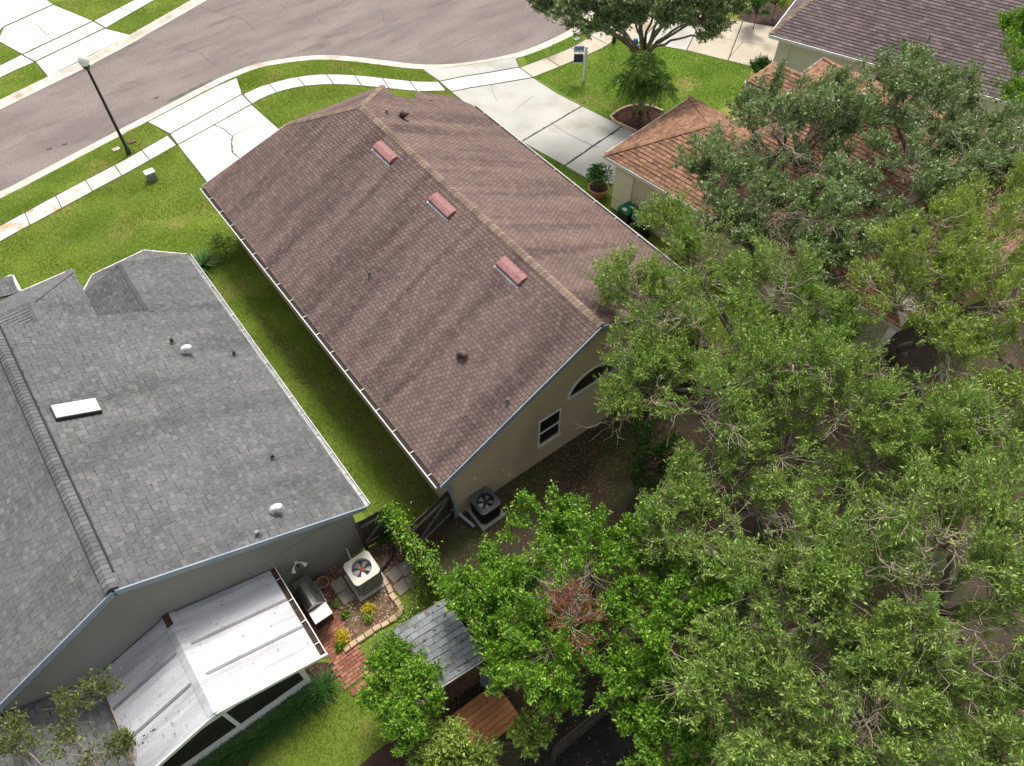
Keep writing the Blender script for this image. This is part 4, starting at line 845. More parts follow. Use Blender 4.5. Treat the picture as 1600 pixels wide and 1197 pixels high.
MB().add([(cx-.2, cy+.2, .46), (cx+.2, cy+.2, .46), (cx+.17, cy+.32, .92), (cx-.17, cy+.32, .92), (cx-.2, cy+.23, .46), (cx+.2, cy+.23, .46), (cx+.17, cy+.35, .92), (cx-.17, cy+.35, .92)], [(0, 1, 2, 3), (7, 6, 5, 4), (3, 2, 6, 7), (0, 3, 7, 4), (1, 5, 6, 2)]).build('backrest', 'utility_grey', ch)
for sx in (-1, 1):
    MB().beam((cx+sx*.23, cy-.18, .64), (cx+sx*.23, cy+.22, .64), .05, .03).build('armrest', 'utility_grey', ch)
    for sy in (-1, 1): MB().beam((cx+sx*.2, cy+sy*.17, .42), (cx+sx*.23, cy+sy*.2, .0), .04, .04, (0, 1, 0)).build('leg', 'utility_grey', ch)

# ------------------------------------------------------------------ orange-roofed house
OA = math.radians(7.3); ox, oy = np.array([math.cos(OA), math.sin(OA)]), np.array([-math.sin(OA), math.cos(OA)]); OO = np.array([13.66, 8.52])
def O(a, b, z): p = OO+ox*a+oy*b; return (p[0], p[1], z)
ho = thing('house', 'beige house with orange-brown shingled hip roofs half hidden by trees', 'house', O(5, -5, 0))
of_ = [[O(0, 0, 2.7), O(5.7, 0, 2.7), O(2.85, -2.85, 4.13)], [O(0, 0, 2.7), O(2.85, -2.85, 4.13), O(2.85, -10, 4.13), O(0, -13, 2.7)], [O(5.7, 0, 2.7), O(5.7, -2.2, 2.7), O(2.85, -5.0, 4.13), O(2.85, -2.85, 4.13)],
       [O(2.45, -2.4, 2.72), O(12.5, -2.4, 2.72), O(7.55, -7.4, 5.2)], [O(12.5, -2.4, 2.72), O(12.5, -14, 2.72), O(7.55, -9.2, 5.2), O(7.55, -7.4, 5.2)],
       [O(2.4, -2.45, 2.74), O(7.55, -7.4, 5.2), O(7.55, -9.2, 5.2), O(2.4, -14, 2.74)], [O(2.4, -14, 2.74), O(7.55, -9.2, 5.2), O(12.5, -14, 2.72)], [O(8.4, -1.0, 2.75), O(10.6, -1.0, 2.75), O(9.5, -2.2, 3.35)], [O(8.4, -1.0, 2.75), O(9.5, -2.2, 3.35), O(9.5, -4.2, 3.35), O(8.4, -4.2, 2.75)], [O(10.6, -1.0, 2.75), O(10.6, -4.2, 2.75), O(9.5, -4.2, 3.35), O(9.5, -2.2, 3.35)]]
oroof = deck(ho, of_); shingle_faces(oroof, of_, 'shingle_orange', exp=.17, wid=.26, th=.024, jit=.2, gap=.014, n_single=300)
ridge_caps(oroof, O(0, 0, 2.71), O(2.85, -2.85, 4.13), 'shingle_orange', (-1, -.8, -.4), (.8, 1, -.4), .13, .18); ridge_caps(oroof, O(5.7, 0, 2.71), O(2.85, -2.85, 4.13), 'shingle_orange', (1, -.8, -.4), (-.8, 1, -.4), .13, .18)
ridge_caps(oroof, O(2.85, -2.85, 4.13), O(2.85, -9.8, 4.13), 'shingle_orange', (-1, 0, -.5), (1, 0, -.5), .13, .18); ridge_caps(oroof, O(12.4, -2.5, 2.8), O(7.55, -7.4, 5.2), 'shingle_orange', (1, -.8, -.4), (-.8, 1, -.4), .13, .18)
ow = MB()
def obox(a0, a1, b0, b1, z0, z1): ow.prism([O(a, b, 0)[:2] for a, b in ((a0, b0), (a1, b0), (a1, b1), (a0, b1))], z0, z1)
obox(.4, 5.3, -12.6, -.45, 0, 2.62); obox(5.3, 12.1, -13.6, -2.8, 0, 2.62); ow.build('wall', 'stucco_cream', ho)
def oprism(a0, a1, b0, b1, z0, z1, mt, nm, par=None): return MB().prism([O(a, b, 0)[:2] for a, b in ((a0, b0), (a1, b0), (a1, b1), (a0, b1))], z0, z1).build(nm, mt, par or ho)
for z in range(5): oprism(.36, .395, -1.35, -.40, .03+z*.52, .03+z*.52+.505, 'stucco_white', 'quoin_block')
oprism(.4, 1.2, -.447, -.40, .0, 2.6, 'stucco_white', 'pilaster'); gd_ = oprism(1.3, 4.7, -.447, -.41, .02, 2.2, 'white_paint', 'garage_door')
for k in range(4): oprism(1.32, 4.68, -.409, -.400, .05+k*.54, .05+k*.54+.5, 'white_paint', 'door_panel', gd_)
for a, b in (((0, .02), (0, -13)), ((0, .02), (5.7, .02)), ((5.7, .0), (5.7, -2.3)), ((8.38, -.98), (10.6, -.98)), ((8.38, -1), (8.38, -2.4)), ((10.6, -1), (10.6, -2.4)), ((5.9, -2.38), (12.5, -2.38))):
    pa, pb = O(*a, 2.62), O(*b, 2.62); MB().beam(pa, pb, .09, .13).build('fascia', 'white_paint', ho)
MB().beam(O(8.5, -1.1, 0), O(8.5, -1.1, 2.6), .2, .2, (1, 0, 0)).build('porch_column', 'white_paint', ho); MB().beam(O(10.5, -1.1, 0), O(10.5, -1.1, 2.6), .2, .2, (1, 0, 0)).build('porch_column', 'white_paint', ho)
oprism(8.9, 9.9, -2.799, -2.76, .02, 2.1, 'dark_metal', 'front_door')
oprism(.36, .395, -8.0, -7.0, 1.0, 2.2, 'glass', 'window')
# ------------------------------------------------------------------ dark-roofed house, top right
ca_, cb_ = np.array([26.06, 10.62]), np.array([28.99, 3.18]); dx = (cb_-ca_)/np.linalg.norm(cb_-ca_); dn = np.array([-dx[1], dx[0]])  # dn points away from the camera side
def D(a, b, z): p = ca_+dx*a+dn*b; return (p[0], p[1], z)
hd = thing('house', 'cream house with dark brown shingled roof in the top right corner', 'house', D(6, 5, 0))
df = [[D(0, 0, 2.7), D(16, 0, 2.7), D(16, 6.5, 6.0), D(3.2, 6.5, 6.0)], [D(0, 0, 2.7), D(3.2, 6.5, 6.0), D(0, 13, 2.7)], [D(3.2, 6.5, 6.0), D(16, 6.5, 6.0), D(16, 13, 2.7), D(0, 13, 2.7)]]
droof = deck(hd, df); shingle_faces(droof, df, 'shingle_dark', exp=.17, wid=.3, th=.024, jit=.0, gap=.012, n_single=300)
ridge_caps(droof, D(0, 0, 2.72), D(3.2, 6.5, 6.0), 'shingle_tan', tuple([dx[0], dx[1], -.1]), tuple([-dx[0], -dx[1], -.4]), .13, .18)
MB().prism([D(a, b, 0)[:2] for a, b in ((.4, .4), (15.6, .4), (15.6, 12.6), (.4, 12.6))], 0, 2.62).build('wall', 'stucco_white', hd)
for a, b in (((0, -.02), (16, -.02)), ((-.02, 0), (-.02, 13))): MB().beam(D(*a, 2.62), D(*b, 2.62), .1, .14).build('gutter', 'white_paint', hd)
MB().prism([D(a, b, 0)[:2] for a, b in ((2.35, .36), (2.95, .36), (2.95, .398), (2.35, .398))], 1.35, 1.95).build('electric_panel', 'stucco_white', hd)
MB().prism([D(a, b, 0)[:2] for a, b in ((4.3, .3), (4.5, .3), (4.5, .398), (4.3, .398))], 1.4, 1.7).build('meter', 'ac_beige', hd)
MB().beam(D(1.0, .36, 0.05), D(1.0, .36, 2.55), .07, .07, (1, 0, 0)).build('downspout', 'stucco_white', hd)
MB().prism([D(a, b, 0)[:2] for a, b in ((5.2, .37), (6.2, .37), (6.2, .398), (5.2, .398))], .9, 2.2).build('window', 'glass', hd)
pn = np.cross(np.array([*dx, 0]), np.array([*(dn*6.5/math.hypot(6.5, 3.3)), 3.3/math.hypot(6.5, 3.3)])); 
for a, b in ((6.6, 1.6), (10.2, 1.9)):
    p = np.array(D(a, b, 2.7+3.3/6.5*b)); pipe(hd, p, .3, .04, 'lead')

# ------------------------------------------------------------------ street things
def street_lamp(label, p, h=4.6):
    t = thing('street_lamp', label, 'street lamp', (p[0], p[1], 0), 'black post street lamps')
    MB()._lathe((p[0], p[1], 0), [(.11, 0), (.11, .25), (.075, .32), (.065, h*.5), (.055, h-.45)], 14).build('pole', 'black_paint', t, smooth=True)
    MB()._lathe((p[0], p[1], h-.45), [(.055, 0), (.1, .06), (.16, .2), (.17, .24), (.0, .24)], 14).build('fitter', 'black_paint', t)
    MB()._lathe((p[0], p[1], h-.21), [(.15, 0), (.21, .12), (.2, .28), (.12, .4), (.03, .47), (.0, .48)], 16).build('globe', 'lamp_glass', t, smooth=True)
    return t
street_lamp('tall black street lamp with white globe beside the left sidewalk', g(202, 240)); street_lamp('black street lamp pole rising out of the top edge behind tree leaves', g(959, 66))
tb = g(239, 281); ub = thing('utility_box', 'small grey utility box with pale lid on the left lawn', 'utility box', (*tb, 0))
MB().box(tb[0]-.2, tb[0]+.2, tb[1]-.16, tb[1]+.16, 0, .42).build('cabinet', 'utility_grey', ub, bevel=.02); MB().box(tb[0]-.22, tb[0]+.22, tb[1]-.18, tb[1]+.18, .42, .47).build('lid', 'white_paint', ub, bevel=.02)
tv = g(991, 78); uv = thing('utility_post', 'low dark utility post with blue cap on the right lawn', 'utility post', (*tv, 0))
MB().box(tv[0]-.19, tv[0]+.19, tv[1]-.19, tv[1]+.19, 0, .3).build('base', 'utility_grey', uv, bevel=.03); MB()._lathe((*tv, .3), [(.15, 0), (.15, .2), (.1, .3), (.0, .32)], 12).build('cap', 'utility_blue', uv, smooth=True)
for i, (x, y, lb) in enumerate(((182, 234, 'pale square meter cover in the grass strip left of the street lamp'), (206, 222, 'rusty meter cover in the grass strip just above the street lamp base'), (905, 53, 'round meter cover in the right grass strip, nearest the road'), (920, 54, 'pale meter cover in the right grass strip, nearest the tree'), (901, 62, 'dark meter cover in the right grass strip, lowest of three'))):
    p = g(x, y); o = MB().prism([(-.17, -.13), (.17, -.13), (.17, .13), (-.17, .13)], 0, .05, .02, .01).build('meter_cover', ('concrete_dirty', 'mulch', 'paver', 'concrete_worn', 'utility_grey')[i]); o.location = (*p, .01); tag(o, lb, 'meter cover', 'meter covers in the grass')
sp = g(912, 127); sg = thing('yard_sign', 'white post yard sign with dark hanging panel on the right lawn', 'sign', (*sp, 0)); rv = np.array([CR[0], CR[1]]); rv /= np.linalg.norm(rv); q = np.array(sp)
MB().box(sp[0]-.05, sp[0]+.05, sp[1]-.05, sp[1]+.05, 0, 1.85).build('post', 'white_paint', sg)
a3 = q-rv*.62+np.array([.02, .02]); MB().beam((*(q+rv*.12), 1.6), (*a3, 1.6), .08, .08).build('arm', 'white_paint', sg)
MB().beam((*(q-rv*.12), 1.25), (*(q-rv*.58), 1.25), .03, .42).build('panel', 'sign_navy', sg); MB().beam((*(q-rv*.12), .99), (*(q-rv*.58), .99), .03, .08).build('panel_strip', 'white_paint', sg)
MB().beam((*(q-rv*.10), 1.76), (*(q-rv*.60), 1.76), .025, .22).build('rider', 'sign_blue', sg)
for k in (.18, .52): MB().beam((*(q-rv*k), 1.56), (*(q-rv*k), 1.46), .012, .012, (1, 0, 0)).build('hanger', 'dark_metal', sg)
# bins beside the orange house
def bin_(label, p, lidm, mark=False):
    t = thing('wheelie_bin', label, 'bin', (*p, 0)); x, y = p
    MB().add([(x-.22, y-.24, .06), (x+.22, y-.24, .06), (x+.22, y+.24, .06), (x-.22, y+.24, .06), (x-.3, y-.3, .98), (x+.3, y-.3, .98), (x+.3, y+.3, .98), (x-.3, y+.3, .98)], [(3, 2, 1, 0), (4, 5, 6, 7), (0, 1, 5, 4), (1, 2, 6, 5), (2, 3, 7, 6), (3, 0, 4, 7)]).build('body', 'bin_black', t, bevel=.02)
    ld = MB().add([(x-.34, y-.33, .99), (x+.31, y-.33, .99), (x+.31, y+.33, .99), (x-.34, y+.33, .99), (x-.28, y-.27, 1.07), (x+.28, y-.27, 1.09), (x+.28, y+.27, 1.09), (x-.28, y+.27, 1.07)], [(3, 2, 1, 0), (4, 5, 6, 7), (0, 1, 5, 4), (1, 2, 6, 5), (2, 3, 7, 6), (3, 0, 4, 7)]).build('lid', lidm, t, bevel=.015)
    MB().tube([(x+.36, y-.28, 1.0), (x+.36, y+.28, 1.0)], .02, 8).build('handle', 'bin_black', t)
    for s in (-1, 1): MB().tube([(x+.24, y+s*.27, .12), (x+.24, y+s*.31, .12)], .12, 14).build('wheel', 'black_paint', t)
    if mark: MB().box(x-.22, x+.02, y-.18, y+.02, 1.0875, 1.094).build('sticker', 'white_paint', ld); MB().box(x-.18, x-.02, y+.06, y+.2, 1.0875, 1.094).build('sticker', 'white_paint', ld)
    else: MB().prism([(x-.2+.09*math.cos(a*math.pi/6), y-.02+.12*math.sin(a*math.pi/6)) for a in range(12)], 1.076, 1.088).build('sticker', 'white_worn', ld)
b1 = at(983, 327, 1.0); b2 = at(1004, 340, 1.0)
bin_('black wheelie bin with green lid against the orange house wall', (13.72, 6.86), 'bin_green'); bin_('black wheelie bin with blue-grey lid next to the green one', (13.78, 6.08), 'bin_blue', True)
hr = thing('hose_reel', 'round black hose coil hanging on the beige garage wall', 'hose', (*O(.3, -1.6, 0)[:2], 0)); c = np.array(O(.28, -1.55, .55))
for k in range(4):
    hrr = .2-.012*k; MB().tube([c+np.array([*(oy*hrr*math.cos(a*math.pi/10)), hrr*math.sin(a*math.pi/10)])-np.array([*(ox*.025*k), 0]) for a in range(21)], .022, 6, False).build('hose_coil', 'black_paint', hr)
MB().tube([c+np.array([*(ox*.1), 0]), c-np.array([*(ox*.12), 0])], .05, 10).build('hub', 'utility_grey', hr)

# ------------------------------------------------------------------ vegetation
def unit(v): return v/(np.linalg.norm(v, axis=-1, keepdims=True)+1e-9)
def bezier(a, b, c, t): t = t[..., None]; return a*(1-t)**2+2*b*t*(1-t)+c*t**2
def seg_mesh(name, P0, P1, R0, R1, mt, parent, sides=4):
    P0, P1 = np.asarray(P0, float), np.asarray(P1, float); n = len(P0); d = unit(P1-P0)
    ref = np.where(np.abs(d[:, 2:3]) < .9, np.array([[0, 0, 1.]]), np.array([[1., 0, 0]])); e = unit(np.cross(d, ref)); f = np.cross(d, e)
    a = np.arange(sides)*2*np.pi/sides; ring = e[:, None]*np.cos(a)[None, :, None]+f[:, None]*np.sin(a)[None, :, None]
    V = np.concatenate([P0[:, None]+ring*np.asarray(R0)[:, None, None], P1[:, None]+ring*np.asarray(R1)[:, None, None]], 1).reshape(-1, 3)
    b = (np.arange(n)*2*sides)[:, None]; i = np.arange(sides); j = (i+1) % sides
    F = np.stack([b+i, b+j, b+j+sides, b+i+sides], -1).reshape(-1, 4)
    return npmesh(name, V, F, mt, parent, smooth=True)
def leaf_mesh(name, C, Dv, L, W, mt, parent, shape=0, nrm_up=.3):
    n = len(C); r = RNG.normal(0, 1, (n, 3)); r[:, 2] *= .6; w = unit(np.cross(Dv, unit(r+np.array([0, 0, nrm_up]))))
    mid = C+Dv*(L*.45)[:, None]; nv = np.cross(Dv, w); tip = C+Dv*L[:, None]
    V = np.stack([C, mid+w*(W/2)[:, None], tip, mid-w*(W/2)[:, None]], 1).reshape(-1, 3)
    return npmesh(name, V, np.arange(n*4).reshape(-1, 4), mt, parent)
class Segs:
    def __init__(s): s.a = []; s.b = []; s.r = []; s.q = []
    def line(s, P, R):
        for i in range(len(P)-1): s.a.append(P[i]); s.b.append(P[i+1]); s.r.append(R[i]); s.q.append(R[i+1])
    def arr(s, A, B, r, q):
        for x, y, u_, v_ in zip(A, B, r, q): s.a.append(x); s.b.append(y); s.r.append(u_); s.q.append(v_)
    def build(s, name, mt, parent, sides=5): return seg_mesh(name, s.a, s.b, s.r, s.q, mt, parent, sides)
def wig(a, b, n, amt, sag=0.):
    t = np.linspace(0, 1, n)[:, None]; P = a*(1-t)+b*t; L = np.linalg.norm(b-a)
    P[1:-1] += RNG.normal(0, amt*L, (n-2, 3)); P[:, 2] += sag*np.sin(np.pi*t[:, 0])*L; return P
def lobe_px(px, py, z, rpx, fz=.75):
    p = at(px, py, z); r = rpx*((p-CAM)@CF)/FPX; return (p, r, fz)
def tree(name, label, base, lobes, leaf, bark, cat='tree', tr=.16, nb=26, ntw=12, nl=44, ls=.075, lw=.036, twl=.42, fork=.4, bare=.12, twig_mat=None, group=None, up=.25, tip_bias=.62, dirspread=.75, extra=None, spread_r=.05, branch_r=.015, whorl=0, limb=.55, shr=.93, clus=.42):
    base = np.array([base[0], base[1], 0.]); t = thing(name, label, cat, base, group)
    if len(lobes) > 3: lobes = [(p+np.array([0, 0, RNG.uniform(-.5, .5)*min(1, r)]), r*shr, fz) for p, r, fz in lobes]
    S = Segs(); T = Segs(); B = Segs(); LC = []; LD = []
    cen = np.mean([l[0] for l in lobes], 0); zmin = min(l[0][2]-l[1]*l[2]*.4 for l in lobes)
    fk_ = base*(1-.35)+cen*.35; fk_[2] = max(.5, zmin*fork+.2)
    P = wig(base-np.array([0, 0, .1]), fk_, 5, .03); S.line(P, np.linspace(tr, tr*.72, 5))
    for (c, r, fz) in lobes:
        st = c-np.array([0, 0, r*fz*.45]); k = 9; cm = fk_*.45+st*.55; cm[2] = max(fk_[2], st[2])*.5+cm[2]*.5-.1*r; q_ = np.linspace(0, 1, k); P = bezier(fk_[None], cm[None], st[None], q_)+np.concatenate([np.zeros((1, 3)), RNG.normal(0, .035, (k-2, 3)), np.zeros((1, 3))]); S.line(P, np.linspace(tr*limb, min(.035, tr*limb*.6), k))
        cd = unit(RNG.normal(0, 1, (60, 3))); cd = cd[cd[:, 2] > -.1][:max(4, int(nb*clus))]; d = unit(cd[RNG.integers(0, len(cd), nb)]+RNG.normal(0, .2, (nb, 3))); m_ = len(d)   # boughs grow in groups, with gaps between
        tip = c+d*np.array([1, 1, fz])*r*RNG.uniform(tip_bias, 1.05, (m_, 1)); s0 = st+RNG.normal(0, .12*r, (m_, 3))*.5
        mid = (s0+tip)/2+RNG.normal(0, .09*r, (m_, 3))+np.array([0, 0, -.05*r])
        tt = np.linspace(0, 1, 5); Bz = np.stack([bezier(s0, mid, tip, np.full(m_, q)) for q in tt], 1)  # m,6,3
        rad = np.linspace(branch_r*1.3, .006, 5)
        for i in range(4): B.arr(Bz[:, i], Bz[:, i+1], np.full(m_, rad[i]), np.full(m_, rad[i+1]))
        for _ in range(whorl):                 # bare pale boughs breaking through the leaves
            dd = unit(RNG.normal(0, 1, 3)+np.array([0, 0, .9])); e_ = c+dd*np.array([1, 1, fz])*r*RNG.uniform(.82, 1.02); P = wig(st, e_, 6, .05); W_ = Segs(); B.line(P, np.linspace(.04, .012, 6))
            for q in range(RNG.integers(7, 13)):
                b0_ = P[RNG.integers(3, 6)]; b1_ = b0_+unit(dd*.7+RNG.normal(0, 1, 3)*.75)*RNG.uniform(.35, .95); Q_ = wig(b0_, b1_, 5, .06); B.line(Q_, np.linspace(.011, .004, 5))
                for _2 in range(2): b2_ = Q_[RNG.integers(2, 5)]; B.line(wig(b2_, b2_+unit(unit(b1_-b0_)+RNG.normal(0, .7, 3))*RNG.uniform(.15, .35), 3, .05), [.006, .004, .002])
        u_ = 1-.62*RNG.random((m_, ntw))**1.5
        pos = bezier(s0[:, None], mid[:, None], tip[:, None], u_); tan = unit(2*(1-u_)[..., None]*(mid-s0)[:, None]+2*u_[..., None]*(tip-mid)[:, None])
        td = unit(tan*.95+RNG.normal(0, 1, pos.shape)*.42+np.array([0, 0, up])); ln = twl*RNG.uniform(.55, 1.3, u_.shape)
        end = pos+td*ln[..., None]; kn = (pos+end)/2+RNG.normal(0, .03, pos.shape)
        isb = RNG.random(u_.shape) < bare
        fl_ = lambda x: x.reshape(-1, x.shape[-1]); rr_ = np.where(isb, .0075, .0045).ravel()
        T.arr(fl_(pos), fl_(end), rr_*1.2, rr_*.35)
        sel = ~isb; p0 = pos[sel]; e0 = end[sel]; k0 = kn[sel]; q = len(p0)
        s_ = RNG.uniform(.12, 1.04, (q, nl)); lp_ = bezier(p0[:, None], k0[:, None]*1., e0[:, None], s_)+RNG.normal(0, spread_r, (q, nl, 3))*(.4+.6*np.sin(np.clip(s_, 0, 1)*np.pi))[..., None]
        ld = unit(unit(e0-p0)[:, None]*.8+RNG.normal(0, 1, (q, nl, 3))*dirspread+np.array([0, 0, .12]))
        LC.append(lp_.reshape(-1, 3)); LD.append(ld.reshape(-1, 3))
    S.build('trunk', bark, t, 7); o = B.build('branches', twig_mat or bark, t, 3); o['kind'] = 'stuff'; o = T.build('twigs', twig_mat or bark, t, 3); o['kind'] = 'stuff'
    C = np.concatenate(LC); Dv = np.concatenate(LD); dc = C-CAM; zc = dc@CF; keep = (np.abs(dc@CR)/zc*FPX < 900) & (np.abs(dc@CU)/zc*FPX < 690); C = C[keep]; Dv = Dv[keep]; k = len(C)
    o = leaf_mesh('crown', C, Dv, ls*RNG.uniform(.45, 1.5, k), lw*RNG.uniform(.5, 1.45, k), leaf, t); o['kind'] = 'stuff'
    return t
X = lobe_px
OAK = dict(leaf='leaf_oak', bark='bark_grey', twig_mat='bark_pale', tr=.2, ls=.09, lw=.03, twl=.52, up=.3, dirspread=.5, tip_bias=.74, nb=27, ntw=10, nl=32, whorl=2, bare=.06, spread_r=.04)
tree('oak_tree', 'feathery light green tree spreading over the rear corner of the brown roof', g(1230, 690),
     [X(980, 445, 5.6, 52), X(1045, 375, 5.8, 50), X(975, 565, 5.4, 50), X(1040, 530, 6.2, 70), X(1010, 455, 6.2, 75), X(1105, 420, 6.0, 90), X(1130, 520, 6.5, 100), X(1020, 590, 5.6, 85), X(1110, 640, 6.2, 95), X(1215, 470, 6.4, 90), X(1200, 590, 6.8, 95), X(1250, 560, 6.8, 70), X(985, 640, 5.2, 45), X(1310, 530, 6.4, 70), X(1340, 590, 6.2, 65), X(1290, 470, 6.6, 60)], **OAK)
tree('oak_tree', 'light green tree drooping over the shaded yard behind the arched window', g(1190, 830),
     [X(1035, 770, 5.4, 75), X(1090, 820, 5.8, 85), X(1150, 740, 5.6, 90), X(1230, 680, 6.2, 100), X(1320, 640, 6.5, 100), X(1370, 720, 6.2, 90)], **{**OAK, 'nl': 34})
tree('oak_tree', 'yellow-green tree with exposed pale branches at the right edge, upper of two', g(1400, 560),
     [X(1440, 400, 7.5, 90), X(1530, 370, 7.6, 95), X(1480, 470, 7.4, 100), X(1560, 480, 7.4, 90), X(1400, 470, 7.0, 85), X(1500, 560, 7.0, 95), X(1580, 330, 7.4, 80), X(1600, 590, 7, 90)], **{**OAK, 'leaf': 'leaf_oak_yellow', 'whorl': 3})
tree('oak_tree', 'rounded bright light green tree at lower right with a tall leafy top', g(1290, 960),
     [X(1270, 850, 7.6, 105), X(1200, 930, 7.0, 95), X(1320, 930, 7.2, 100), X(1180, 1020, 6.6, 100), X(1270, 1040, 6.8, 100), X(1120, 1090, 6.2, 95), X(1200, 1130, 6.4, 100)], **{**OAK, 'nl': 34})
tree('oak_tree', 'large light green tree filling the lower right corner with pale bare twigs', g(1450, 940),
     [X(1480, 850, 8.0, 120), X(1570, 800, 7.8, 110), X(1440, 950, 7.4, 110), X(1560, 950, 7.8, 120), X(1390, 1060, 7.2, 110), X(1500, 1080, 7.6, 120), X(1600, 1090, 7.6, 110), X(1340, 1160, 7.0, 110), X(1450, 1180, 7.2, 120), X(1570, 1190, 7.4, 110), X(1250, 1190, 6.6, 90)],
     **{**OAK, 'tr': .26, 'whorl': 3})
tree('oak_tree', 'light green tree with tangled bare branches at the right edge, lower of two', g(1520, 760),
     [X(1450, 690, 6.8, 100), X(1560, 680, 7.0, 100), X(1420, 780, 6.0, 80), X(1520, 740, 6.6, 90), X(1610, 740, 6.8, 80), X(1340, 790, 5.4, 80)], **{**OAK, 'nl': 33, 'whorl': 3})
SG = dict(leaf='leaf_sage', bark='bark_grey', twig_mat='bark_pale', tr=.16, ls=.1, lw=.05, nb=25, ntw=10, nl=27, bare=.22, twl=.38, shr=.98, whorl=2)
tree('broadleaf_tree', 'grey-green tree in front of the cream wall, left of the orange roof gap', g(1230, 330),
     [X(1180, 170, 5.8, 46), X(1300, 185, 6.2, 42), X(1285, 250, 6.2, 50), X(1150, 215, 6.2, 70), X(1230, 150, 6.4, 65), X(1270, 210, 6.4, 80), X(1190, 275, 6.2, 75), X(1120, 300, 5.6, 55), X(1260, 290, 6.2, 75), X(1105, 245, 5.6, 48), X(1210, 215, 6.6, 55), X(1300, 130, 6, 34)], **SG)
tree('broadleaf_tree', 'grey-green tree reaching up over the dark brown roof eave', g(1400, 330),
     [X(1585, 255, 6.6, 60), X(1560, 290, 6.4, 55), X(1350, 300, 6.0, 40), X(1500, 215, 6.6, 60), X(1405, 115, 6.6, 45), X(1390, 170, 6.8, 75), X(1470, 190, 6.8, 80), X(1420, 250, 6.6, 80), X(1510, 150, 6.8, 55), X(1530, 240, 6.8, 80), X(1480, 300, 6.4, 70), X(1340, 200, 6.4, 42), X(1570, 210, 6.8, 70), X(1440, 140, 6.8, 50), X(1420, 320, 6.4, 60)], **SG)
tree('broadleaf_tree', 'dark green tree below the orange roof gap in the middle of the right side', g(1310, 450),
     [X(1290, 360, 6.2, 70), X(1240, 400, 6.2, 75), X(1330, 410, 6.0, 70), X(1380, 370, 6.0, 55), X(1310, 300, 6.2, 40), X(1200, 345, 6.0, 65), X(1150, 350, 5.6, 55)], **{**SG, 'nl': 32, 'bare': .15})
tree('flowering_tree', 'bright green tree with few pink blossoms in the upper right corner', g(1620, 190),
     [X(1590, 100, 6.0, 60), X(1620, 170, 5.8, 70), X(1585, 60, 6.0, 30), X(1640, 60, 6, 60)], leaf='leaf_bright', bark='bark_grey', tr=.1, ls=.12, lw=.05, nb=18, ntw=9, nl=22)
tree('street_tree', 'leafy tree by the curved sidewalk at the top edge, with forked grey trunk', g(1013, 82),
     [X(870, 18, 5.8, 48), X(920, 30, 5.4, 42), X(1095, 32, 5.4, 42), X(1045, 40, 5.6, 34), X(985, 5, 6.8, 50), X(1045, 5, 6.8, 55), X(1100, 15, 6.2, 55), X(1000, -40, 7, 80), X(900, -40, 6.8, 70), X(1090, -40, 7, 80), X(1140, 8, 5.8, 30), X(840, 5, 6.0, 34), X(950, 22, 5.8, 36), X(985, 38, 5.4, 36), X(1020, 15, 5.8, 40)], leaf='leaf_sage', bark='bark_grey', tr=.26, ls=.13, lw=.06, nb=24, ntw=10, nl=26, fork=.2, bare=.05, limb=.3)
# broad bright tree in the middle of the back yard
BR = dict(leaf='leaf_bright', bark='bark_dark', twig_mat='bark_pale', ls=.086, lw=.045, nb=25, ntw=11, nl=30, bare=.09, twl=.34, spread_r=.045, dirspread=.9, clus=1.)
tree('citrus_tree', 'broad glossy bright green tree in the centre of the back yard', g(940, 1010),
     [X(775, 895, 3.2, 52), X(845, 835, 3.4, 62), X(920, 825, 3.6, 58), X(735, 935, 3.2, 42), X(820, 930, 4.0, 80), X(920, 890, 4.4, 90), X(1000, 860, 4.2, 80), X(1060, 920, 4.4, 80), X(860, 1010, 4.2, 85), X(960, 980, 4.6, 90), X(1040, 1010, 4.6, 85), X(860, 1060, 3.6, 45), X(792, 985, 3.5, 46), X(800, 1035, 3.3, 38), X(780, 940, 3.6, 40), X(990, 1065, 4.2, 62), X(1060, 1090, 4.4, 75), X(1050, 1160, 4.0, 62), X(1110, 1180, 4.0, 65), X(1010, 1125, 3.8, 48)], tr=.17, shr=1.04, **BR)
tree('citrus_tree', 'small dark-leaved bright green tree overlapping the shed roof', g(665, 1095), [X(625, 1035, 2.4, 40), X(612, 1085, 2.4, 42), X(652, 1098, 2.6, 46), X(640, 1128, 2.4, 36), X(655, 1058, 2.4, 28)], **{**BR, 'tr': .07, 'nl': 28})
tree('citrus_tree', 'yellowish small tree at the bottom edge below the wooden deck', g(740, 1185), [X(705, 1172, 1.8, 34), X(745, 1192, 1.8, 36), X(680, 1190, 1.8, 34), X(830, 1150, 2.2, 18)], **{**BR, 'tr': .06, 'leaf': 'leaf_oak_yellow', 'ls': .09})
tree('oak_tree', 'loose olive green tree overlapping the patio roof in the lower left corner', (-9.86, -4.6), [X(105, 1135, 4.2, 40), X(125, 1170, 4.4, 52), X(40, 1185, 4.2, 45), X(20, 1160, 4.0, 28), X(165, 1085, 4.4, 26), X(205, 1190, 4.0, 36), X(110, 1210, 4.6, 60)], leaf='leaf_olive', bark='bark_pale', tr=.05, ls=.075, lw=.042, nb=8, ntw=8, nl=15, bare=.2, branch_r=.014, limb=.5)
# reddish dead branch in the broad tree
rb3 = at(893, 968, 5.45)
tree('dead_branch', 'dead branch with rusty red leaves on top of the broad bright tree', (rb3[0], rb3[1]), [(rb3+np.array([0, 0, -.1]), .75, .6)], leaf='leaf_red', bark='bark_pale', cat='branch', tr=.03, nb=34, ntw=9, nl=6, ls=.09, lw=.045, bare=.5, twl=.24, whorl=2)
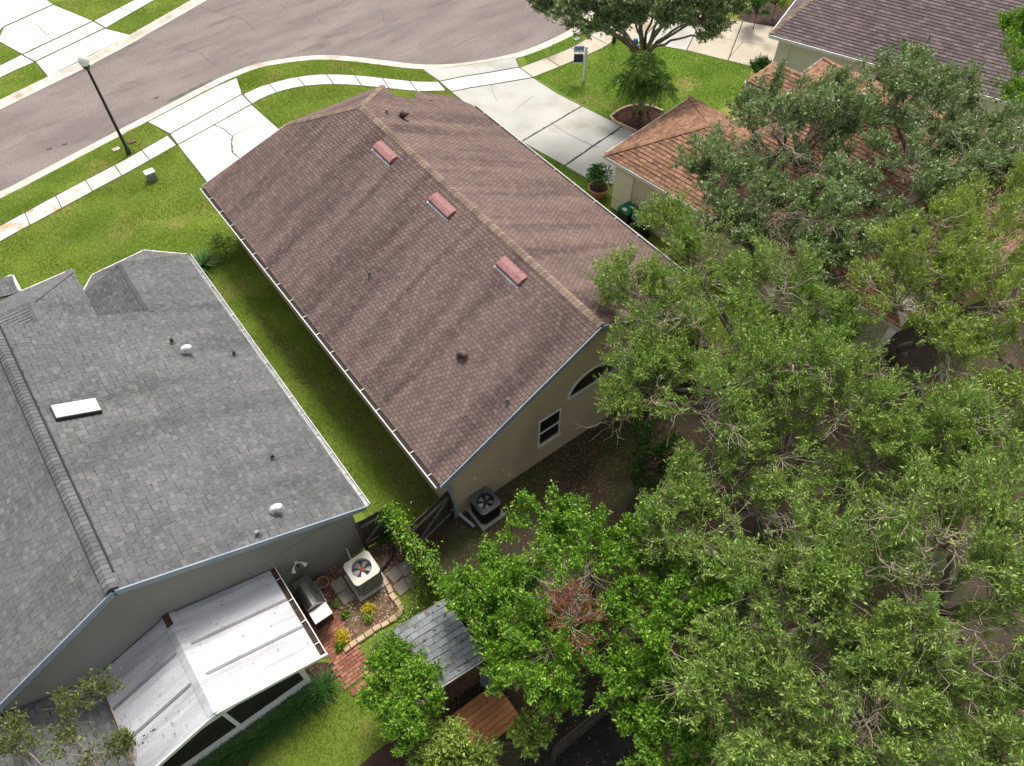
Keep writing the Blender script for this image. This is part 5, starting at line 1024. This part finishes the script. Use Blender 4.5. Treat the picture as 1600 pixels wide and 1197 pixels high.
# understorey bushes under the big trees
for i, (px, py, z, r, lf, lb) in enumerate(((1010, 720, .9, 60, 'leaf_deep', 'low dark bush in the shade behind the brown house'), (1130, 900, 1.0, 80, 'leaf_deep', 'dark bush in the gap right of the broad bright tree'), (1330, 820, 1.2, 90, 'leaf_deep', 'dark bush deep in the gap between the lower right trees'), (1420, 650, 1.2, 80, 'leaf_deep', 'dark undergrowth bush beneath the right edge trees'), (1085, 330, 1.8, 55, 'leaf_oak_yellow', 'yellow-green shrub beside the wheelie bins'), (1050, 330, 1.3, 26, 'leaf_yellow', 'golden shrub touching the orange house fascia'),
                                         (1185, 12, 1.2, 28, 'leaf_deep', 'dark shrub in the mulch bed at the top right'), (1215, -2, 1.2, 24, 'leaf_oak_yellow', 'yellowish shrub at the top edge by the dark brown roof'), (1188, 105, .8, 13, 'leaf_deep', 'small dark round shrub by the cream wall corner'), (1175, 190, 1.2, 30, 'leaf_sage', 'grey-green shrub right of the orange garage roof'))):
    tree('shrub', lb, at(px, py, z)[:2], [X(px, py, z, r, .7)], leaf=lf, bark='bark_dark', cat='shrub', tr=.03, nb=30, ntw=9, nl=16, ls=.1, lw=.045, twl=.28, bare=.02)
# potted plant by the orange house
pp = g(934, 306); pl = thing('potted_plant', 'bushy green plant in a large terracotta pot beside the drive', 'potted plant', (*pp, 0))
MB()._lathe((*pp, 0), [(.24, 0), (.42, .4), (.47, .42), (.47, .5), (.41, .5), (.38, .4)], 24).build('pot', 'terracotta', pl); MB()._lathe((*pp, 0), [(.4, .42), (.001, .42)], 24).build('potting_soil', 'mulch_dark', pl)
def foliage_ball(parent, c, r, n, leaf, ls, lw, name='foliage'):
    d = unit(RNG.normal(0, 1, (n, 3))); k = np.floor(RNG.random(n)*14).astype(int); cc = unit(RNG.normal(0, 1, (14, 3)))*r*.55; P = c+cc[k]+d*r*.5*RNG.random((n, 1))**.5
    leaf_mesh(name, P, unit(d+RNG.normal(0, .6, (n, 3))), ls*RNG.uniform(.6, 1.3, n), lw*RNG.uniform(.6, 1.3, n), leaf, parent)
foliage_ball(pl, np.array([*pp, 1.05]), .55, 1100, 'leaf_deep', .13, .07)
MB().tube([(*pp, .4), (pp[0]+.03, pp[1], .9)], .03, 6).build('stem', 'bark_dark', pl)
# blade plants
def blades(parent, c, n, L, W, mt, name='leaves', rise=(.5, 1.2), droop=.8, seg=4):
    a = RNG.uniform(0, 2*np.pi, n); el = RNG.uniform(*rise, n); ln = L*RNG.uniform(.6, 1.2, n); V = []; d = np.stack([np.cos(a), np.sin(a)], 1); e = np.stack([-np.sin(a), np.cos(a), 0*a], 1)
    for i in range(seg+1):
        t = i/seg; h = ln*t*np.cos(el)*(1-0*t)+ln*.15*t; z = ln*(np.sin(el)*t-droop*.5*t*t); p = np.concatenate([d*h[:, None], z[:, None]], 1)+c; w_ = W*(1-t)**.7*.5+.002; V += [p-e*w_, p+e*w_]
    V = np.stack(V, 1).reshape(-1, 3); k = 2*(seg+1); b = (np.arange(n)*k)[:, None]; F = np.concatenate([np.stack([b+2*i, b+2*i+1, b+2*i+3, b+2*i+2], -1) for i in range(seg)], 1).reshape(-1, 4)
    o = npmesh(name, V, F, mt, parent); return o
ORD = ['nearest', 'second', 'third', 'fourth', 'fifth', 'sixth', 'seventh', 'eighth', 'ninth', 'tenth', 'eleventh', 'farthest']
hed = [(478, 1050), (462, 1062), (447, 1072), (430, 1082), (413, 1094), (396, 1106), (380, 1120), (362, 1134), (344, 1150), (326, 1168), (308, 1186), (290, 1204)]
for i, (x, y) in enumerate(hed):
    p = (-5.45-.37*i, -1.98+random.uniform(-.06, .06)); o = thing('strap_leaf_plant', f'dark strap-leaf clump below the patio roof, {ORD[i]} from the brick path', 'plant', (*p, 0), 'strap-leaf clumps in the dark bed'); blades(o, np.array([*p, .03]), 190, .62, .03, 'leaf_deep')
for (x, y, mt, r, lb) in ((537, 998, 'leaf_yellow', .26, 'bright yellow flowering plant at the corner of the stone edging'), (577, 955, 'leaf_yellow', .2, 'loose yellow-green plant in the middle of the mulch bed'), (575, 968, 'leaf_oak_yellow', .16, 'small yellow-green plant just below the one mid-bed'), (525, 945, 'leaf_oak', .12, 'tiny green weed near the grill in the mulch bed'), (541, 962, 'leaf_bright', .12, 'tiny bright green weed in the mulch bed'), (533, 1012, 'leaf_bright', .16, 'green tuft below the bright yellow plant'), (600, 845, 'leaf_deep', .3, 'dark grassy plant at the foot of the left gate')):
    p = g(x, y); o = thing('bedding_plant', lb, 'plant', (*p, 0)); foliage_ball(o, np.array([*p, r*.7]), r, int(2600*r), mt, .07, .03)
    MB().tube([(*p, 0), (*p, r*.6)], .012, 5).build('stem', 'bark_dark', o)
p = g(318, 418); o = thing('strap_leaf_plant', 'spiky dark plant beside the front corner of the grey roof', 'plant', (*p, 0)); blades(o, np.array([*p, .1]), 70, .95, .07, 'leaf_deep', rise=(.2, 1.2), droop=.5)
p = (-.35, 15.6); o = thing('shrub', 'yellow-green shrub under the front left eave of the brown house', 'shrub', (*p, 0)); foliage_ball(o, np.array([*p, .6]), .6, 1500, 'leaf_oak', .09, .045); MB().tube([(*p, 0), (*p, .6)], .03, 6).build('stem', 'bark_dark', o)
# palm clump
pl = thing('palm_clump', 'clump of palms with pale curved trunks in the mulch bed', 'palm', (*g(1000, 176), 0))
for (bx, by, tx, ty, tz, L) in ((992, 178, 980, 126, 2.0, .95), (1003, 178, 1010, 100, 3.0, 1.1), (1012, 176, 1030, 130, 2.0, .95), (1000, 174, 1005, 138, 1.8, .8)):
    b0 = at(bx, by, 0); tp_ = at(tx, ty, tz); P = [b0*(1-t)+tp_*t+np.array([0, 0, .25*math.sin(math.pi*t)]) for t in np.linspace(0, 1, 7)]
    MB().tube(P, list(np.linspace(.06, .04, 7)), 8).build('trunk', 'bark_pale', pl, smooth=True)
    LC = []; LD = []; S = Segs()
    for k in range(20):
        a = 2*math.pi*k/20+random.uniform(-.2, .2); el = random.uniform(.1, 1.2); ln = L*random.uniform(.8, 1.15); d = np.array([math.cos(a), math.sin(a), 0]); ts = np.linspace(0, 1, 9)
        R_ = np.array([P[-1]+d*ln*t*math.cos(el*.8)+np.array([0, 0, ln*(math.sin(el)*t-.75*t*t)]) for t in ts]); S.line(R_, np.linspace(.012, .004, 9))
        for t in np.linspace(.12, 1, 26):
            i = min(int(t*8), 7); f_ = t*8-i; c = R_[i]*(1-f_)+R_[i+1]*f_; tg = unit(R_[i+1]-R_[i]); sd = unit(np.cross(tg, np.array([0, 0, 1.])))
            for s_ in (-1, 1): LC.append(c); LD.append(unit(sd*s_*.8+tg*.7+np.array([0, 0, -.25])+RNG.normal(0, .1, 3)))
    o = S.build('frond_stems', 'leaf_palm', pl, 4); o['kind'] = 'stuff'; n = len(LC); o = leaf_mesh('fronds', np.array(LC), np.array(LD), .36*RNG.uniform(.7, 1.2, n), .05*np.ones(n), 'leaf_palm', pl); o['kind'] = 'stuff'
# edging of the palm bed
be = thing('bed_edging', 'curved pale concrete edging around the palm bed', 'edging', (*g(985, 180), 0)); E_ = smooth([np.array(q) for q in (g(994, 207), g(950, 187), g(964, 175), g(985, 166), g(1012, 166), g(1036, 175))], 1)
for a, b in zip(E_[:-1], E_[1:]): MB().beam((*a, .05), (*(b-(b-a)*.03), .05), .12, .12).build('edging_block', 'edge_stone', be)
# vine on the fence
vn = thing('vine', 'leafy bright green vine scrambling along the top of the board fence', 'vine', (-1.45, -1, 0))
n = 2800; yv = RNG.uniform(-3.2, .85, n); wv = .11+.12*np.sin(yv*2.3+1)**2; zz = 1.75+.12*np.sin(yv*3.1); P = np.stack([-1.46+RNG.normal(0, 1, n)*wv, yv, zz+RNG.normal(0, .13, n)], 1)
o = leaf_mesh('foliage', P, unit(RNG.normal(0, 1, (n, 3))+np.array([0, 0, .4])), .085*RNG.uniform(.6, 1.4, n), .05*RNG.uniform(.6, 1.4, n), 'leaf_bright', vn); o['kind'] = 'stuff'
S = Segs()
for k in range(16): y0 = random.uniform(-3, .7); S.line(wig(np.array([-1.46, y0, 1.7]), np.array([-1.46+random.uniform(-.45, .45), y0-random.uniform(.2, 1), 1.7+random.uniform(-.3, .35)]), 5, .05), np.linspace(.01, .004, 5))
o = S.build('stems', 'bark_pale', vn, 4); o['kind'] = 'stuff'
# weeds against the shed and fence foot
for (x, y, r, lb) in ((640, 965, .35, 'scrambling green weeds along the far edge of the shed roof'), (660, 925, .4, 'dark green weeds between the pavers and the vine fence'), (600, 1010, .3, 'green weeds left of the shed')):
    p = g(x, y); o = thing('shrub', lb, 'shrub', (*p, 0)); foliage_ball(o, np.array([*p, r]), r*1.4, 1100, 'leaf_oak', .07, .035); MB().tube([(*p, 0), (*p, r)], .02, 5).build('stem', 'bark_dark', o)
